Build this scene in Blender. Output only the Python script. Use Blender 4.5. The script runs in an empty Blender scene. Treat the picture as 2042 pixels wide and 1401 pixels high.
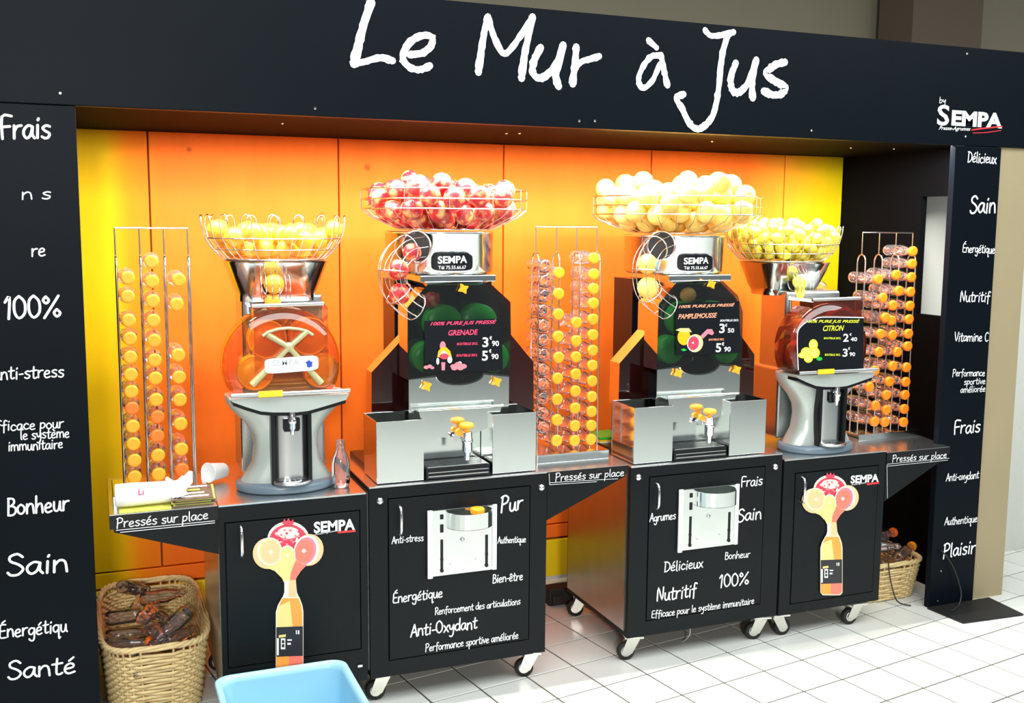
import bpy, math, random
from mathutils import Vector, Matrix
random.seed(7)
S = bpy.context.scene
C = S.collection
PI = math.pi

# ------------------------------------------------------------------ camera
RM = [[0.92829711, -0.37176161, 0.00760095], [0.03853599, 0.11651645, 0.99244088], [0.36983706, 0.92098709, -0.12248808]]
FPX = 2079.10298
CAM = Vector((0, 0, 1.67))
r_, u_, f_ = [Vector(v).normalized() for v in RM]
cd = bpy.data.cameras.new('camera'); cam = bpy.data.objects.new('camera', cd); C.objects.link(cam)
cam.matrix_world = Matrix(((r_.x, u_.x, -f_.x, CAM.x), (r_.y, u_.y, -f_.y, CAM.y), (r_.z, u_.z, -f_.z, CAM.z), (0, 0, 0, 1)))
cd.sensor_fit = 'HORIZONTAL'; cd.sensor_width = 36; cd.lens = FPX / 2042 * 36; cd.clip_start = .05; cd.clip_end = 100
S.camera = cam

# ------------------------------------------------------------------ world, lights, exposure
w = bpy.data.worlds.new('store'); S.world = w; w.use_nodes = True
wb = w.node_tree.nodes['Background']; wb.inputs[0].default_value = (.86, .95, 1, 1); wb.inputs[1].default_value = .20

def area(name, loc, target, sx, sy, power, col=(1, 1, 1)):
    d = bpy.data.lights.new(name, 'AREA'); d.shape = 'RECTANGLE'; d.size = sx; d.size_y = sy; d.energy = power; d.color = col
    o = bpy.data.objects.new(name, d); C.objects.link(o); o.location = loc
    o.rotation_euler = (Vector(target) - Vector(loc)).to_track_quat('-Z', 'Y').to_euler()
    return o
area('far_ceiling_light', (-.55, -2.6, 2.45), (1.8, 4.0, 1.4), .45, .3, 165, (1, .97, .9))
area('aisle_ceiling_light', (2.4, 1.3, 3.4), (2.4, 1.5, 0), 7, 2.4, 270, (.95, 1, 1))
area('recess_strip_light', (1.75, 3.456, 2.0165), (1.75, 4.456, 1.1), 3.4, .012, 92, (1, .98, .92))
area('added_fruit_fill_strip', (1.75, 3.475, 2.017), (1.75, 3.52, 1.0), 3.4, .012, 45, (1, .98, .92))  # second strip, added only to brighten the fruit tops
S.view_settings.view_transform = 'Standard'; S.view_settings.look = 'None'
S.view_settings.gamma = 1; S.view_settings.use_curve_mapping = False; S.view_settings.exposure = 0.0
S.cycles.use_denoising = True
S.cycles.max_bounces = 10; S.cycles.transparent_max_bounces = 24

# ------------------------------------------------------------------ helpers
def at(px, py, Y):                       # point of the plane y = Y that the photograph shows at a pixel
    d = r_ * ((px - 1021) / FPX) + u_ * ((700.5 - py) / FPX) + f_
    return CAM + d * (Y / d.y)
def onz(px, py, z):
    d = r_ * ((px - 1021) / FPX) + u_ * ((700.5 - py) / FPX) + f_
    return CAM + d * ((z - CAM.z) / d.z)

def mat(name, col, rough=.5, metal=0, spec=.5, noise=0, nscale=20, bump=0, emit=None, coat=0):
    m = bpy.data.materials.new(name); m.use_nodes = True; nt = m.node_tree; b = nt.nodes['Principled BSDF']
    b.inputs['Base Color'].default_value = (*col, 1); b.inputs['Roughness'].default_value = rough
    b.inputs['Metallic'].default_value = metal; b.inputs['Specular IOR Level'].default_value = spec
    if coat: b.inputs['Coat Weight'].default_value = coat; b.inputs['Coat Roughness'].default_value = .1
    if noise or bump:
        tc = nt.nodes.new('ShaderNodeTexCoord'); n = nt.nodes.new('ShaderNodeTexNoise'); n.inputs['Scale'].default_value = nscale
        n.inputs['Detail'].default_value = 3
        nt.links.new(tc.outputs['Object'], n.inputs['Vector'])
        if noise:
            mx = nt.nodes.new('ShaderNodeMix'); mx.data_type = 'RGBA'
            mx.inputs[6].default_value = (*[c * (1 - noise) for c in col], 1); mx.inputs[7].default_value = (*[min(1, c * (1 + noise)) for c in col], 1)
            nt.links.new(n.outputs['Fac'], mx.inputs[0]); nt.links.new(mx.outputs[2], b.inputs['Base Color'])
        if bump:
            bp = nt.nodes.new('ShaderNodeBump'); bp.inputs['Strength'].default_value = bump; bp.inputs['Distance'].default_value = .002
            nt.links.new(n.outputs['Fac'], bp.inputs['Height']); nt.links.new(bp.outputs['Normal'], b.inputs['Normal'])
    if emit: b.inputs['Emission Color'].default_value = (*emit[0], 1); b.inputs['Emission Strength'].default_value = emit[1]
    return m
def clear(name, tint, gloss=.12, rough=.03, body=None, bodyf=.0):
    m = bpy.data.materials.new(name); m.use_nodes = True; nt = m.node_tree; N = nt.nodes; L = nt.links
    N.remove(N['Principled BSDF']); out = N['Material Output']
    t = N.new('ShaderNodeBsdfTransparent'); t.inputs[0].default_value = (*tint, 1)
    g = N.new('ShaderNodeBsdfGlossy'); g.inputs['Roughness'].default_value = rough; g.inputs[0].default_value = (1, 1, 1, 1)
    fr = N.new('ShaderNodeFresnel'); fr.inputs[0].default_value = 1.5
    ma = N.new('ShaderNodeMath'); ma.operation = 'MULTIPLY_ADD'; ma.inputs[1].default_value = 1.2; ma.inputs[2].default_value = gloss; ma.use_clamp = True
    L.new(fr.outputs[0], ma.inputs[0]); mx = N.new('ShaderNodeMixShader'); L.new(ma.outputs[0], mx.inputs[0])
    src = t
    if body:
        d = N.new('ShaderNodeBsdfDiffuse'); d.inputs[0].default_value = (*body, 1); m2 = N.new('ShaderNodeMixShader'); m2.inputs[0].default_value = bodyf
        L.new(t.outputs[0], m2.inputs[1]); L.new(d.outputs[0], m2.inputs[2]); src = m2
    L.new(src.outputs[0], mx.inputs[1]); L.new(g.outputs[0], mx.inputs[2]); L.new(mx.outputs[0], out.inputs[0])
    return m

M = {}
M['black'] = mat('black_paint', (.0022, .0046, .008), .45, 0, .08, .15, 6)
M['cartblack'] = mat('cart_black_paint', (.0065, .0085, .0095), .40, 0, .17, .2, 8)
M['soffit'] = mat('matt_black_soffit', (.0015, .0018, .0025), .75, 0, .05)
M['gap'] = mat('dark_gap', (.003, .003, .004), .7)
M['rubber'] = mat('black_rubber', (.012, .012, .012), .7)
M['plasticblack'] = mat('black_plastic', (.004, .0045, .006), .25, 0, .4)
M['white'] = mat('white_print', (.9, .92, .92), .6)
M['chalk'] = mat('chalk_white', (.86, .9, .93), .9, noise=.12, nscale=60)
M['steel'] = mat('polished_steel', (.84, .89, .87), .13, 1, noise=.06, nscale=5)
M['steel2'] = mat('brushed_steel', (.66, .68, .68), .26, 1, noise=.08, nscale=14)
M['chrome'] = mat('chrome_wire', (.85, .84, .86), .16, 1)
M['zinc'] = mat('zinc_plate', (.72, .72, .66), .32, .85)
M['silver'] = mat('silver_plastic', (.50, .55, .52), .3, .35, noise=.08, nscale=9)
M['rim'] = mat('blue_grey_plastic', (.13, .18, .22), .3)
M['orangecap'] = mat('orange_cap_plastic', (1, .34, .012), .4)
M['orangecap2'] = mat('deep_orange_cap_plastic', (.95, .16, .012), .4)
M['starknob'] = mat('orange_knob_plastic', (1, .42, .02), .35)
M['yellow'] = mat('yellow_plastic', (1, .62, .02), .45)
M['drumorange'] = mat('orange_drum_plastic', (1, .30, .01), .3)
M['drumyellow'] = mat('yellow_drum_plastic', (1, .47, .01), .3)
M['green'] = mat('green_drum_plastic', (.02, .48, .05), .3)
M['cream'] = mat('cream_plastic', (.42, .39, .20), .35)
M['glass'] = clear('clear_plastic', (.93, .90, .92), .06, .05, (.75, .68, .7), .07)
M['amber'] = clear('amber_clear_plastic', (.97, .70, .42), .03, .04, (.55, .20, .02), .06)
M['redamber'] = clear('dark_red_clear_plastic', (.62, .30, .20), .03, .04, (.18, .03, .015), .25)
M['paleamber'] = clear('pale_clear_plastic', (.95, .80, .66), .06, .04)
M['smoke'] = clear('smoked_clear_plastic', (.50, .50, .50), .02, .05, (.02, .025, .025), .18)
M['smokered'] = clear('dark_smoked_clear_plastic', (.22, .09, .07), .02, .06, (.03, .006, .005), .40)
M['wicker'] = mat('pale_wicker', (.72, .55, .27), .6, noise=.3, nscale=40)
M['wicker2'] = mat('honey_wicker', (.55, .36, .15), .6, noise=.3, nscale=40)
M['beige'] = mat('beige_paint', (.30, .27, .19), .7, noise=.06, nscale=3)
M['brownp'] = mat('brown_paint', (.15, .11, .08), .7)
M['offwhite'] = mat('grey_white_wall', (.55, .56, .52), .6, noise=.05)
M['mattblack'] = mat('black_mat', (.006, .006, .006), .6)
M['blue'] = mat('pale_blue_plastic', (.30, .56, .70), .35)
M['blue2'] = mat('blue_plastic', (.12, .48, .75), .35)
M['paper'] = mat('white_wrapping', (.85, .85, .86), .45, bump=.3, nscale=30)
M['pink'] = mat('pink_print', (.95, .06, .16), .5)
M['salmon'] = mat('salmon_print', (1, .38, .22), .5)
M['lemonp'] = mat('yellow_green_print', (.78, .85, .04), .5)
M['red'] = mat('red_print', (.8, .03, .04), .5)
M['signblack'] = mat('sign_black', (.005, .007, .010), .4, 0, .2)
M['greyprint'] = mat('grey_print', (.45, .48, .52), .5)
M['bluep'] = mat('blue_print', (.01, .06, .45), .5)
M['cable'] = mat('black_cable', (.02, .02, .02), .5)
M['whitecable'] = mat('pale_cable', (.6, .58, .55), .5)

def fruitmat(name, col, col2=None, rough=.42, scale=18, thr=.5):
    m = mat(name, col, rough); nt = m.node_tree; N = nt.nodes; L = nt.links; b = N['Principled BSDF']
    tc = N.new('ShaderNodeTexCoord'); oi = N.new('ShaderNodeObjectInfo'); ad = N.new('ShaderNodeVectorMath'); ad.operation = 'ADD'
    L.new(tc.outputs['Object'], ad.inputs[0]); L.new(oi.outputs['Random'], ad.inputs[1])
    n = N.new('ShaderNodeTexNoise'); n.inputs['Scale'].default_value = scale; L.new(ad.outputs[0], n.inputs['Vector'])
    rp = N.new('ShaderNodeValToRGB'); rp.color_ramp.elements[0].position = thr - .12; rp.color_ramp.elements[1].position = thr + .12
    rp.color_ramp.elements[0].color = (*col, 1); rp.color_ramp.elements[1].color = (*(col2 or col), 1); L.new(n.outputs['Fac'], rp.inputs[0])
    hs = N.new('ShaderNodeHueSaturation'); L.new(rp.outputs[0], hs.inputs['Color'])
    mr = N.new('ShaderNodeMapRange'); mr.inputs[3].default_value = .72; mr.inputs[4].default_value = 1.15; L.new(oi.outputs['Random'], mr.inputs[0]); L.new(mr.outputs[0], hs.inputs['Value'])
    L.new(hs.outputs[0], b.inputs['Base Color'])
    n2 = N.new('ShaderNodeTexNoise'); n2.inputs['Scale'].default_value = 220; L.new(tc.outputs['Object'], n2.inputs['Vector'])
    bp = N.new('ShaderNodeBump'); bp.inputs['Strength'].default_value = .25; bp.inputs['Distance'].default_value = .001; L.new(n2.outputs['Fac'], bp.inputs['Height']); L.new(bp.outputs[0], b.inputs['Normal'])
    return m
M['orange'] = fruitmat('orange_peel', (.95, .34, .012), (1, .46, .03))
M['pome'] = fruitmat('pomegranate_skin', (.55, .014, .026), (.93, .46, .15), .35, 1.6, .57)
M['grapefruit'] = fruitmat('grapefruit_peel', (.92, .56, .10), (.98, .66, .16), .45, 10)
M['lemon'] = fruitmat('lemon_peel', (.90, .72, .05), (.85, .78, .09), .42, 14)

class MB:
    def __init__(s): s.v = []; s.f = []; s.m = []; s.sm = []
    def add(s, vs, fs, mi=0, smooth=False):
        o = len(s.v); s.v += [Vector(v) for v in vs]
        for f in fs: s.f.append([i + o for i in f]); s.m.append(mi); s.sm.append(smooth)
        return s
    def box(s, a, b, mi=0):
        x0, y0, z0 = a; x1, y1, z1 = b
        return s.add([(x0, y0, z0), (x1, y0, z0), (x1, y1, z0), (x0, y1, z0), (x0, y0, z1), (x1, y0, z1), (x1, y1, z1), (x0, y1, z1)],
                     [(0, 3, 2, 1), (4, 5, 6, 7), (0, 1, 5, 4), (1, 2, 6, 5), (2, 3, 7, 6), (3, 0, 4, 7)], mi)
    def tube(s, pts, r, n=6, mi=0, closed=False, cap=True):
        pts = [Vector(p) for p in pts]; k = len(pts); rs = r if isinstance(r, (list, tuple)) else [r] * k; vs = []; up = None
        for i, p in enumerate(pts):
            if closed: t = pts[(i + 1) % k] - pts[i - 1]
            else: t = pts[min(i + 1, k - 1)] - pts[max(i - 1, 0)]
            t.normalize()
            if up is None: up = t.orthogonal().normalized()
            a = (up - t * up.dot(t))
            a = a.normalized() if a.length > 1e-6 else t.orthogonal().normalized(); up = a; bb = t.cross(a)
            for j in range(n):
                q = 2 * PI * j / n; vs.append(p + (a * math.cos(q) + bb * math.sin(q)) * rs[i])
        fs = []
        for i in range(k if closed else k - 1):
            i2 = (i + 1) % k
            for j in range(n): fs.append((i * n + j, i * n + (j + 1) % n, i2 * n + (j + 1) % n, i2 * n + j))
        s.add(vs, fs, mi, True)
        if not closed and cap:
            s.add(vs[:n], [tuple(range(n))[::-1]], mi); s.add(vs[-n:], [tuple(range(n))], mi)
        return s
    def loft(s, rings, mi=0, smooth=True, cap=True, close=True):
        n = len(rings[0]); vs = [v for r in rings for v in r]; fs = []
        for i in range(len(rings) - 1):
            for j in range(n if close else n - 1): fs.append((i * n + j, i * n + (j + 1) % n, (i + 1) * n + (j + 1) % n, (i + 1) * n + j))
        s.add(vs, fs, mi, smooth)
        if cap: s.add(rings[0], [tuple(range(n))[::-1]], mi); s.add(rings[-1], [tuple(range(n))], mi)
        return s
    def lathe(s, prof, c, n=24, mi=0, axis='z', cap=True, ry=1.0):
        rings = []
        for r, h in prof:
            ring = []
            for j in range(n):
                q = 2 * PI * j / n; a, b = r * math.cos(q), r * math.sin(q) * ry
                ring.append(Vector(c) + (Vector((a, b, h)) if axis == 'z' else Vector((a, h, -b)) if axis == 'y' else Vector((h, a, b))))
            rings.append(ring)
        return s.loft(rings, mi, True, cap)
    def prism(s, poly, y0, y1, mi=0):     # polygon of (x, z) extruded along y
        n = len(poly); a = [(x, y0, z) for x, z in poly]; b = [(x, y1, z) for x, z in poly]
        s.add(a + b, [(i, (i + 1) % n, n + (i + 1) % n, n + i) for i in range(n)], mi)
        s.add(a, [tuple(range(n))], mi); s.add(b, [tuple(range(n))[::-1]], mi); return s
    def poly(s, pts, mi=0): return s.add(pts, [tuple(range(len(pts)))], mi)
    def build(s, name, mats, parent=None, bevel=0, recalc=True):
        root = parent
        while root is not None and root.parent is not None: root = root.parent
        off = root.location.copy() if root is not None else Vector((0, 0, 0))
        me = bpy.data.meshes.new(name); me.from_pydata([tuple(v - off) for v in s.v], [], s.f)
        if not isinstance(mats, (list, tuple)): mats = [mats]
        for m in mats: me.materials.append(M[m] if isinstance(m, str) else m)
        me.polygons.foreach_set('material_index', s.m); me.polygons.foreach_set('use_smooth', s.sm)
        me.update()
        o = bpy.data.objects.new(name, me); C.objects.link(o)
        if parent is not None: o.parent = parent
        if bevel:
            md = o.modifiers.new('bevel', 'BEVEL'); md.width = bevel; md.segments = 2; md.limit_method = 'ANGLE'
        return o
def tag(o, label, cat, group=None, kind=None):
    if label: o['label'] = label
    if cat: o['category'] = cat
    if group: o['group'] = group
    if kind: o['kind'] = kind
    return o
def thing(name, loc, label, cat, group=None):
    o = bpy.data.objects.new(name, None); o.empty_display_size = .05; C.objects.link(o); o.location = loc
    return tag(o, label, cat, group)
def struct(o): o['kind'] = 'structure'; return o
def P2(px, py, Y): p = at(px, py, Y); return (p.x, p.z)
def circ(cx, cz, r, n=24, rz=None, a0=0, a1=2 * PI): return [(cx + r * math.cos(a0 + (a1 - a0) * i / n), cz + (rz or r) * math.sin(a0 + (a1 - a0) * i / n)) for i in range(n)]

# ---- handwriting: a stroke alphabet laid flat on a board
GL = {
'a': (5, "4.2 4.5 2.5 5 .8 3.5 .5 1.5 1.6 0 3.2 1.2 4.2 4.5|4.2 4.5 4 1.5 4.8 0"), 'b': (4.8, ".8 9 .5 0|.6 3 2 5 3.8 4.3 4 2 2.6 0 .6 .6"),
'c': (4.6, "4 4 2.6 5 .9 3.6 .6 1.5 2 0 4 .8"), 'd': (5, "4 4.2 2.4 5 .7 3.4 .6 1.2 2 0 3.8 1.4|4.4 9 4 0"),
'e': (4.7, ".8 2.4 3.4 3 3.6 4.5 2.3 5 .9 3.7 .6 1.4 1.8 0 4 .7"), 'f': (4.2, "4.4 8.4 3.2 9 2.3 7.5 1.7 -1.5|.4 4.8 3.8 5.2"),
'g': (5, "4 4.4 2.4 5 .7 3.6 .8 1.4 2.2 .6 3.9 2.4|4.2 4.8 4 -1 3 -3.6 1.2 -3.2 .6 -2.2"), 'h': (4.8, ".9 9 .5 0|.6 2.6 2.2 4.8 3.6 4.4 3.9 0"),
'i': (2.4, "1.3 5 1 0|1.5 7 1.8 7.6"), 'l': (2.4, "1.3 9 1 1 1.6 0"), 'm': (7.4, ".8 5 .6 0|.7 3 2 5 3.2 4.4 3.4 0|3.4 3 4.8 5 6.2 4.4 6.6 0"),
'n': (5, ".8 5 .6 0|.7 2.8 2.2 5 3.8 4.3 4.2 0"), 'o': (4.8, "2.4 5 .7 3.6 .7 1.2 2.3 0 4 1.4 4 3.6 2.4 5"), 'p': (4.8, "1 5 .2 -4|.9 3.6 2.4 5 4 4.2 3.8 1.8 2.2 .4 .8 1"),
'q': (5, "4 4.3 2.4 5 .7 3.6 .7 1.2 2.2 .2 3.9 2|4.2 4.8 4 -4 5 -3.4"), 'r': (4.1, ".9 5 .7 0|.8 2.6 2 4.6 3.8 5"), 's': (4.4, "3.8 4.6 2.4 5 .9 4 2 2.8 3.6 1.8 3 .3 1.6 0 .5 .6"),
't': (4, "2.1 8 1.6 1 2.6 0 3.6 .6|.3 5.2 3.8 5.6"), 'u': (5, ".8 5 .7 1.2 1.8 0 3.2 1 4 5|4 5 4 1 4.7 0"), 'v': (4.4, ".5 5 2 0 4 5"), 'x': (4.5, ".6 5 4 0|4 5 .5 0"),
'y': (4.8, ".6 5 1 2.4 2.4 1.6 3.9 4.6|4.2 5 3.6 -1.5 2.2 -3.8 .6 -3.2"),
'A': (5.9, "3.6 9 .4 0|3.6 9 5.4 0|1.3 3 4.8 3.4"), 'B': (5.2, "1.2 9 .7 0|1 9 3.6 8.6 4 6.6 2.4 5 1 4.8|2.4 5 4.6 3.8 4.4 1.2 2.6 0 .7 .2"),
'C': (5.2, "4.6 7.8 3.2 9 1.2 7 .8 3 2.2 0 4.6 1"), 'D': (6, "1.4 8.6 .8 0|.4 8.8 3.4 8.4 5.4 6 5 2.6 3 .5 .6 0"),
'E': (5, "4.6 8.8 1.4 8.6 .9 4.6 .8 .4 4.4 .2|.9 4.6 4 4.8"), 'F': (5, "5 8.8 1.2 8.6 1 0|1 4.6 4.2 4.8"), 'N': (6, ".6 0 1.4 9 4.4 .4 5.4 9"),
'O': (6.2, "3 9 .8 7 .6 2.6 2.6 0 5 2 5.2 6.4 3 9"), 'P': (5.4, "1.5 9 .6 -.5|.6 8.4 3 9.4 5 7.8 4.2 5.2 1.4 4.2"), 'R': (5.6, "1.5 9 .8 0|.6 8.4 3 9.4 4.8 7.8 4.2 5.4 1.4 4.6|2.4 4.6 5 0"),
'S': (5.4, "4.8 7.6 3.4 9 1.4 8 1.4 6 3.6 4.4 4.8 2.4 3.4 .2 1.4 0 .5 1.2"), 'V': (5, ".4 9 2.4 0 5 9"),
'0': (5, "2.4 9 .8 7 .7 2.4 2.2 0 4.2 2.2 4.2 6.6 2.4 9"), '1': (3, ".6 6.8 2.2 9 1.6 0"),
'%': (7, "6 9 .8 0|1.6 8.8 .6 7.4 1.6 6 2.6 7.2 1.6 8.8|5.2 3.4 4.2 2 5.2 .4 6.4 1.8 5.2 3.4"), '-': (3.4, ".6 2.8 2.8 3"), ' ': (3, "")}
for k, base, acc in (('é', 'e', "2.2 6.4 3.8 8"), ('è', 'e', "3.4 6.4 1.8 8"), ('ê', 'e', "1.2 6.3 2.5 7.8 3.8 6.3"), ('É', 'E', "2.4 10 4.4 11.4")):
    GL[k] = (GL[base][0], GL[base][1] + '|' + acc)
def smooth2(pts, sub=4):
    if len(pts) < 3: return pts
    out = []
    for i in range(len(pts) - 1):
        p0, p1, p2, p3 = pts[max(i - 1, 0)], pts[i], pts[i + 1], pts[min(i + 2, len(pts) - 1)]
        for k in range(sub):
            t = k / sub; out.append(.5 * ((2 * p1) + (p2 - p0) * t + (2 * p0 - 5 * p1 + 4 * p2 - p3) * t * t + (3 * p1 - p0 - 3 * p2 + p3) * t ** 3))
    return out + [pts[-1]]
def ribbon(B, pts, wd, Y, mi=0, sub=4, jit=0.0):
    """flat brush stroke of (x, z) points in the plane y = Y"""
    pts = smooth2([Vector(p) for p in pts], sub); n = len(pts); L = []; R = []; rr = random.Random(n)
    for i, p in enumerate(pts):
        t = pts[min(i + 1, n - 1)] - pts[max(i - 1, 0)]
        if t.length < 1e-9: t = Vector((1, 0))
        t.normalize(); q = Vector((-t.y, t.x)); h = wd / 2 * (1 + jit * rr.uniform(-1, 1))
        L.append(p + q * h); R.append(p - q * h * (1 + jit * rr.uniform(-1, 1)))
    vs = [(v.x, Y, v.y) for v in L] + [(v.x, Y, v.y) for v in R]
    B.add(vs, [(i, i + 1, n + i + 1, n + i) for i in range(n - 1)], mi)
    for e_, p in enumerate((pts[0], pts[-1])): B.poly([(x, Y - .00025 - .00012 * e_, z) for x, z in circ(p.x, p.y, wd / 2, 8)], mi)
def hand(B, text, p0, p1, cap, Y, wt=.95, mi=0, jit=0.0):
    adv = sum(GL[c][0] for c in text); s = at(*p0, Y); e = at(*p1, Y); up = at(p0[0], p0[1] - cap, Y) - s
    u = (e - s) / adv; v = Vector((0, 0, up.z)) / 9; wd = wt * min(v.length, u.length * 1.4); x = 0; rr = random.Random(len(text) + int(p0[0]))
    k = 0
    for c in text:
        a, st = GL[c]; dy = rr.uniform(-.35, .35)
        for sk in st.split('|'):
            f = [float(q) for q in sk.split()]
            if len(f) >= 4:
                k += 1
                pts = [s + u * (x + f[i]) + v * (f[i + 1] + dy) for i in range(0, len(f), 2)]
                ribbon(B, [(q.x, q.z) for q in pts], wd, Y - .00002 * (k % 7), mi, 3, jit)
        x += a
_fc = {}
def ftext(B, text, p0, p1, cap, Y, mi=0, shear=0.0, bold=0.0):
    """block capitals from Blender's own font, laid flat"""
    key = (text, shear, bold)
    if key not in _fc:
        cu = bpy.data.curves.new('t', 'FONT'); cu.body = text; cu.shear = shear; cu.offset = bold; cu.resolution_u = 3
        o = bpy.data.objects.new('t', cu); C.objects.link(o); bpy.context.view_layer.update()
        me = bpy.data.meshes.new_from_object(o.evaluated_get(bpy.context.evaluated_depsgraph_get()))
        _fc[key] = ([v.co.copy() for v in me.vertices], [list(p.vertices) for p in me.polygons])
        bpy.data.objects.remove(o); bpy.data.curves.remove(cu); bpy.data.meshes.remove(me)
    vs, fs = _fc[key]
    if not vs: return
    x0 = min(v.x for v in vs); x1 = max(v.x for v in vs); z1 = max(v.y for v in vs); z0 = min(v.y for v in vs)
    s = at(*p0, Y); e = at(*p1, Y); h = at(p0[0], p0[1] - cap, Y).z - s.z
    B.add([Vector((s.x + (v.x - x0) / (x1 - x0) * (e.x - s.x), Y, s.z + (v.x - x0) / (x1 - x0) * (e.z - s.z) + (v.y - z0) / (z1 - z0) * h)) for v in vs], fs, mi)
def flat(B, pxs, Y, mi=0): B.poly([at(x, y, Y) for x, y in pxs], mi)
def disc(B, cx, cy, rx, ry, Y, mi=0, n=24, rot=0):
    pts = []
    for i in range(n):
        a = 2 * PI * i / n; x, y = rx * math.cos(a), ry * math.sin(a)
        pts.append((cx + x * math.cos(rot) - y * math.sin(rot), cy + x * math.sin(rot) + y * math.cos(rot)))
    flat(B, pts, Y, mi)
YF = 3.36     # fronts of the carts
YS = 3.415    # face of the black surround
YW = 4.37     # orange board wall

# ------------------------------------------------------------------ setting
# floor: base slab with tile pieces on top
TS, TH, TX, TY = .2, .16234, 2.48885, 3.16235
def tilemat(name, col, var):
    m = mat(name, col, .22, 0, .5); nt = m.node_tree; N = nt.nodes; L = nt.links; b = N['Principled BSDF']
    oi = N.new('ShaderNodeObjectInfo'); hs = N.new('ShaderNodeHueSaturation'); hs.inputs['Color'].default_value = (*col, 1)
    mr = N.new('ShaderNodeMapRange'); mr.inputs[3].default_value = 1 - var; mr.inputs[4].default_value = 1; L.new(oi.outputs['Random'], mr.inputs[0]); L.new(mr.outputs[0], hs.inputs['Value'])
    L.new(hs.outputs[0], b.inputs['Base Color']); return m
M['tile'] = tilemat('white_floor_tile', (.70, .71, .67), .07)
m = mat('tiled_floor_beyond', (.70, .71, .67), .25); nt = m.node_tree
tc = nt.nodes.new('ShaderNodeTexCoord'); mp = nt.nodes.new('ShaderNodeMapping'); mp.vector_type = 'TEXTURE'; mp.inputs['Location'].default_value = (TX, TY, 0); mp.inputs['Rotation'].default_value = (0, 0, TH); mp.inputs['Scale'].default_value = (1, 1, 1)
br = nt.nodes.new('ShaderNodeTexBrick'); br.offset = 0; br.inputs['Color1'].default_value = (.70, .71, .67, 1); br.inputs['Color2'].default_value = (.72, .73, .68, 1); br.inputs['Mortar'].default_value = (.07, .062, .045, 1)
br.inputs['Scale'].default_value = 1; br.inputs['Brick Width'].default_value = TS; br.inputs['Row Height'].default_value = TS; br.inputs['Mortar Size'].default_value = .0036; br.inputs['Mortar Smooth'].default_value = 0
nt.links.new(tc.outputs['Object'], mp.inputs[0]); nt.links.new(mp.outputs[0], br.inputs[0]); nt.links.new(br.outputs[0], nt.nodes['Principled BSDF'].inputs['Base Color'])
M['floorfar'] = m; M['grout'] = mat('grout', (.07, .062, .045), .8)
fl = MB(); fl.box((-7, -6, -.06), (9, 2.4, -.0005), 0); fl.box((-7, 2.4, -.06), (9, 7, -.003), 0); fl.box((-7, 2.4, -.006), (-.35, 7, -.0005), 0); fl.box((4.75, 2.4, -.006), (9, 7, -.0005), 0); fl.box((-.35, 4.6, -.006), (4.75, 7, -.0005), 0)
floor = struct(fl.build('floor', ['floorfar', 'grout']))
g = .0036; h = TS / 2 - g
tb = MB(); tb.add([(-h, -h, -.006), (h, -h, -.006), (h, h, -.006), (-h, h, -.006), (-h, -h, -.0012), (h, -h, -.0012), (h, h, -.0012), (-h, h, -.0012), (-h + .001, -h + .001, 0), (h - .001, -h + .001, 0), (h - .001, h - .001, 0), (-h + .001, h - .001, 0)],
    [(0, 1, 5, 4), (1, 2, 6, 5), (2, 3, 7, 6), (3, 0, 4, 7), (4, 5, 9, 8), (5, 6, 10, 9), (6, 7, 11, 10), (7, 4, 8, 11), (8, 9, 10, 11)])
t0 = tb.build('tile', 'tile', floor); first = True; cnt = 0
ct, sn = math.cos(TH), math.sin(TH)
cells = []
for i in range(-24, 24):
    for j in range(-14, 20):
        x = TX + TS * ((i + .5) * ct - (j + .5) * sn); y = TY + TS * ((i + .5) * sn + (j + .5) * ct)
        if -.2 < x < 4.6 and 2.5 < y < 4.5: cells.append((abs(x - 2.2) + abs(y - 3.3) * 2, x, y))
for d, x, y in sorted(cells)[:300]:
    o = t0 if first else t0.copy()
    if not first: C.objects.link(o)
    first = False; o.parent = floor; o.location = (x, y, 0); o.rotation_euler = (random.uniform(-.0006, .0006), random.uniform(-.0006, .0006), TH)

# orange board wall
m = mat('painted_orange_board', (.9, .2, .03), .6, 0, .12); nt = m.node_tree; N = nt.nodes; L = nt.links
ge = N.new('ShaderNodeNewGeometry'); sx = N.new('ShaderNodeSeparateXYZ'); L.new(ge.outputs['Position'], sx.inputs[0])
rp = N.new('ShaderNodeValToRGB'); mr = N.new('ShaderNodeMapRange'); mr.inputs[1].default_value = -.05; mr.inputs[2].default_value = 3.57; L.new(sx.outputs['X'], mr.inputs[0]); L.new(mr.outputs[0], rp.inputs[0])
cr = rp.color_ramp; YC = (.66, .40, .001, 1); OC = (.90, .160, .013, 1)
cr.elements[0].position = 0; cr.elements[0].color = YC; cr.elements[1].position = 1; cr.elements[1].color = (.50, .40, .002, 1)
for p, c in ((.03, YC), (.052, (.86, .23, .005, 1)), (.09, OC), (.84, OC), (.90, (.84, .30, .02, 1)), (.965, (.66, .42, .003, 1))): e = cr.elements.new(p); e.color = c  # left-end fade from yellow to orange is light painted into the ramp
n = N.new('ShaderNodeTexNoise'); n.inputs['Scale'].default_value = 1; tcn = N.new('ShaderNodeMapping'); tcn.inputs['Scale'].default_value = (9, 9, 2.2); L.new(ge.outputs['Position'], tcn.inputs[0]); L.new(tcn.outputs[0], n.inputs['Vector']); n.inputs['Detail'].default_value = 4
hs = N.new('ShaderNodeHueSaturation'); mr2 = N.new('ShaderNodeMapRange'); mr2.inputs[3].default_value = .86; mr2.inputs[4].default_value = 1.12; L.new(n.outputs['Fac'], mr2.inputs[0]); L.new(mr2.outputs[0], hs.inputs['Value']); L.new(rp.outputs[0], hs.inputs['Color'])
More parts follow.
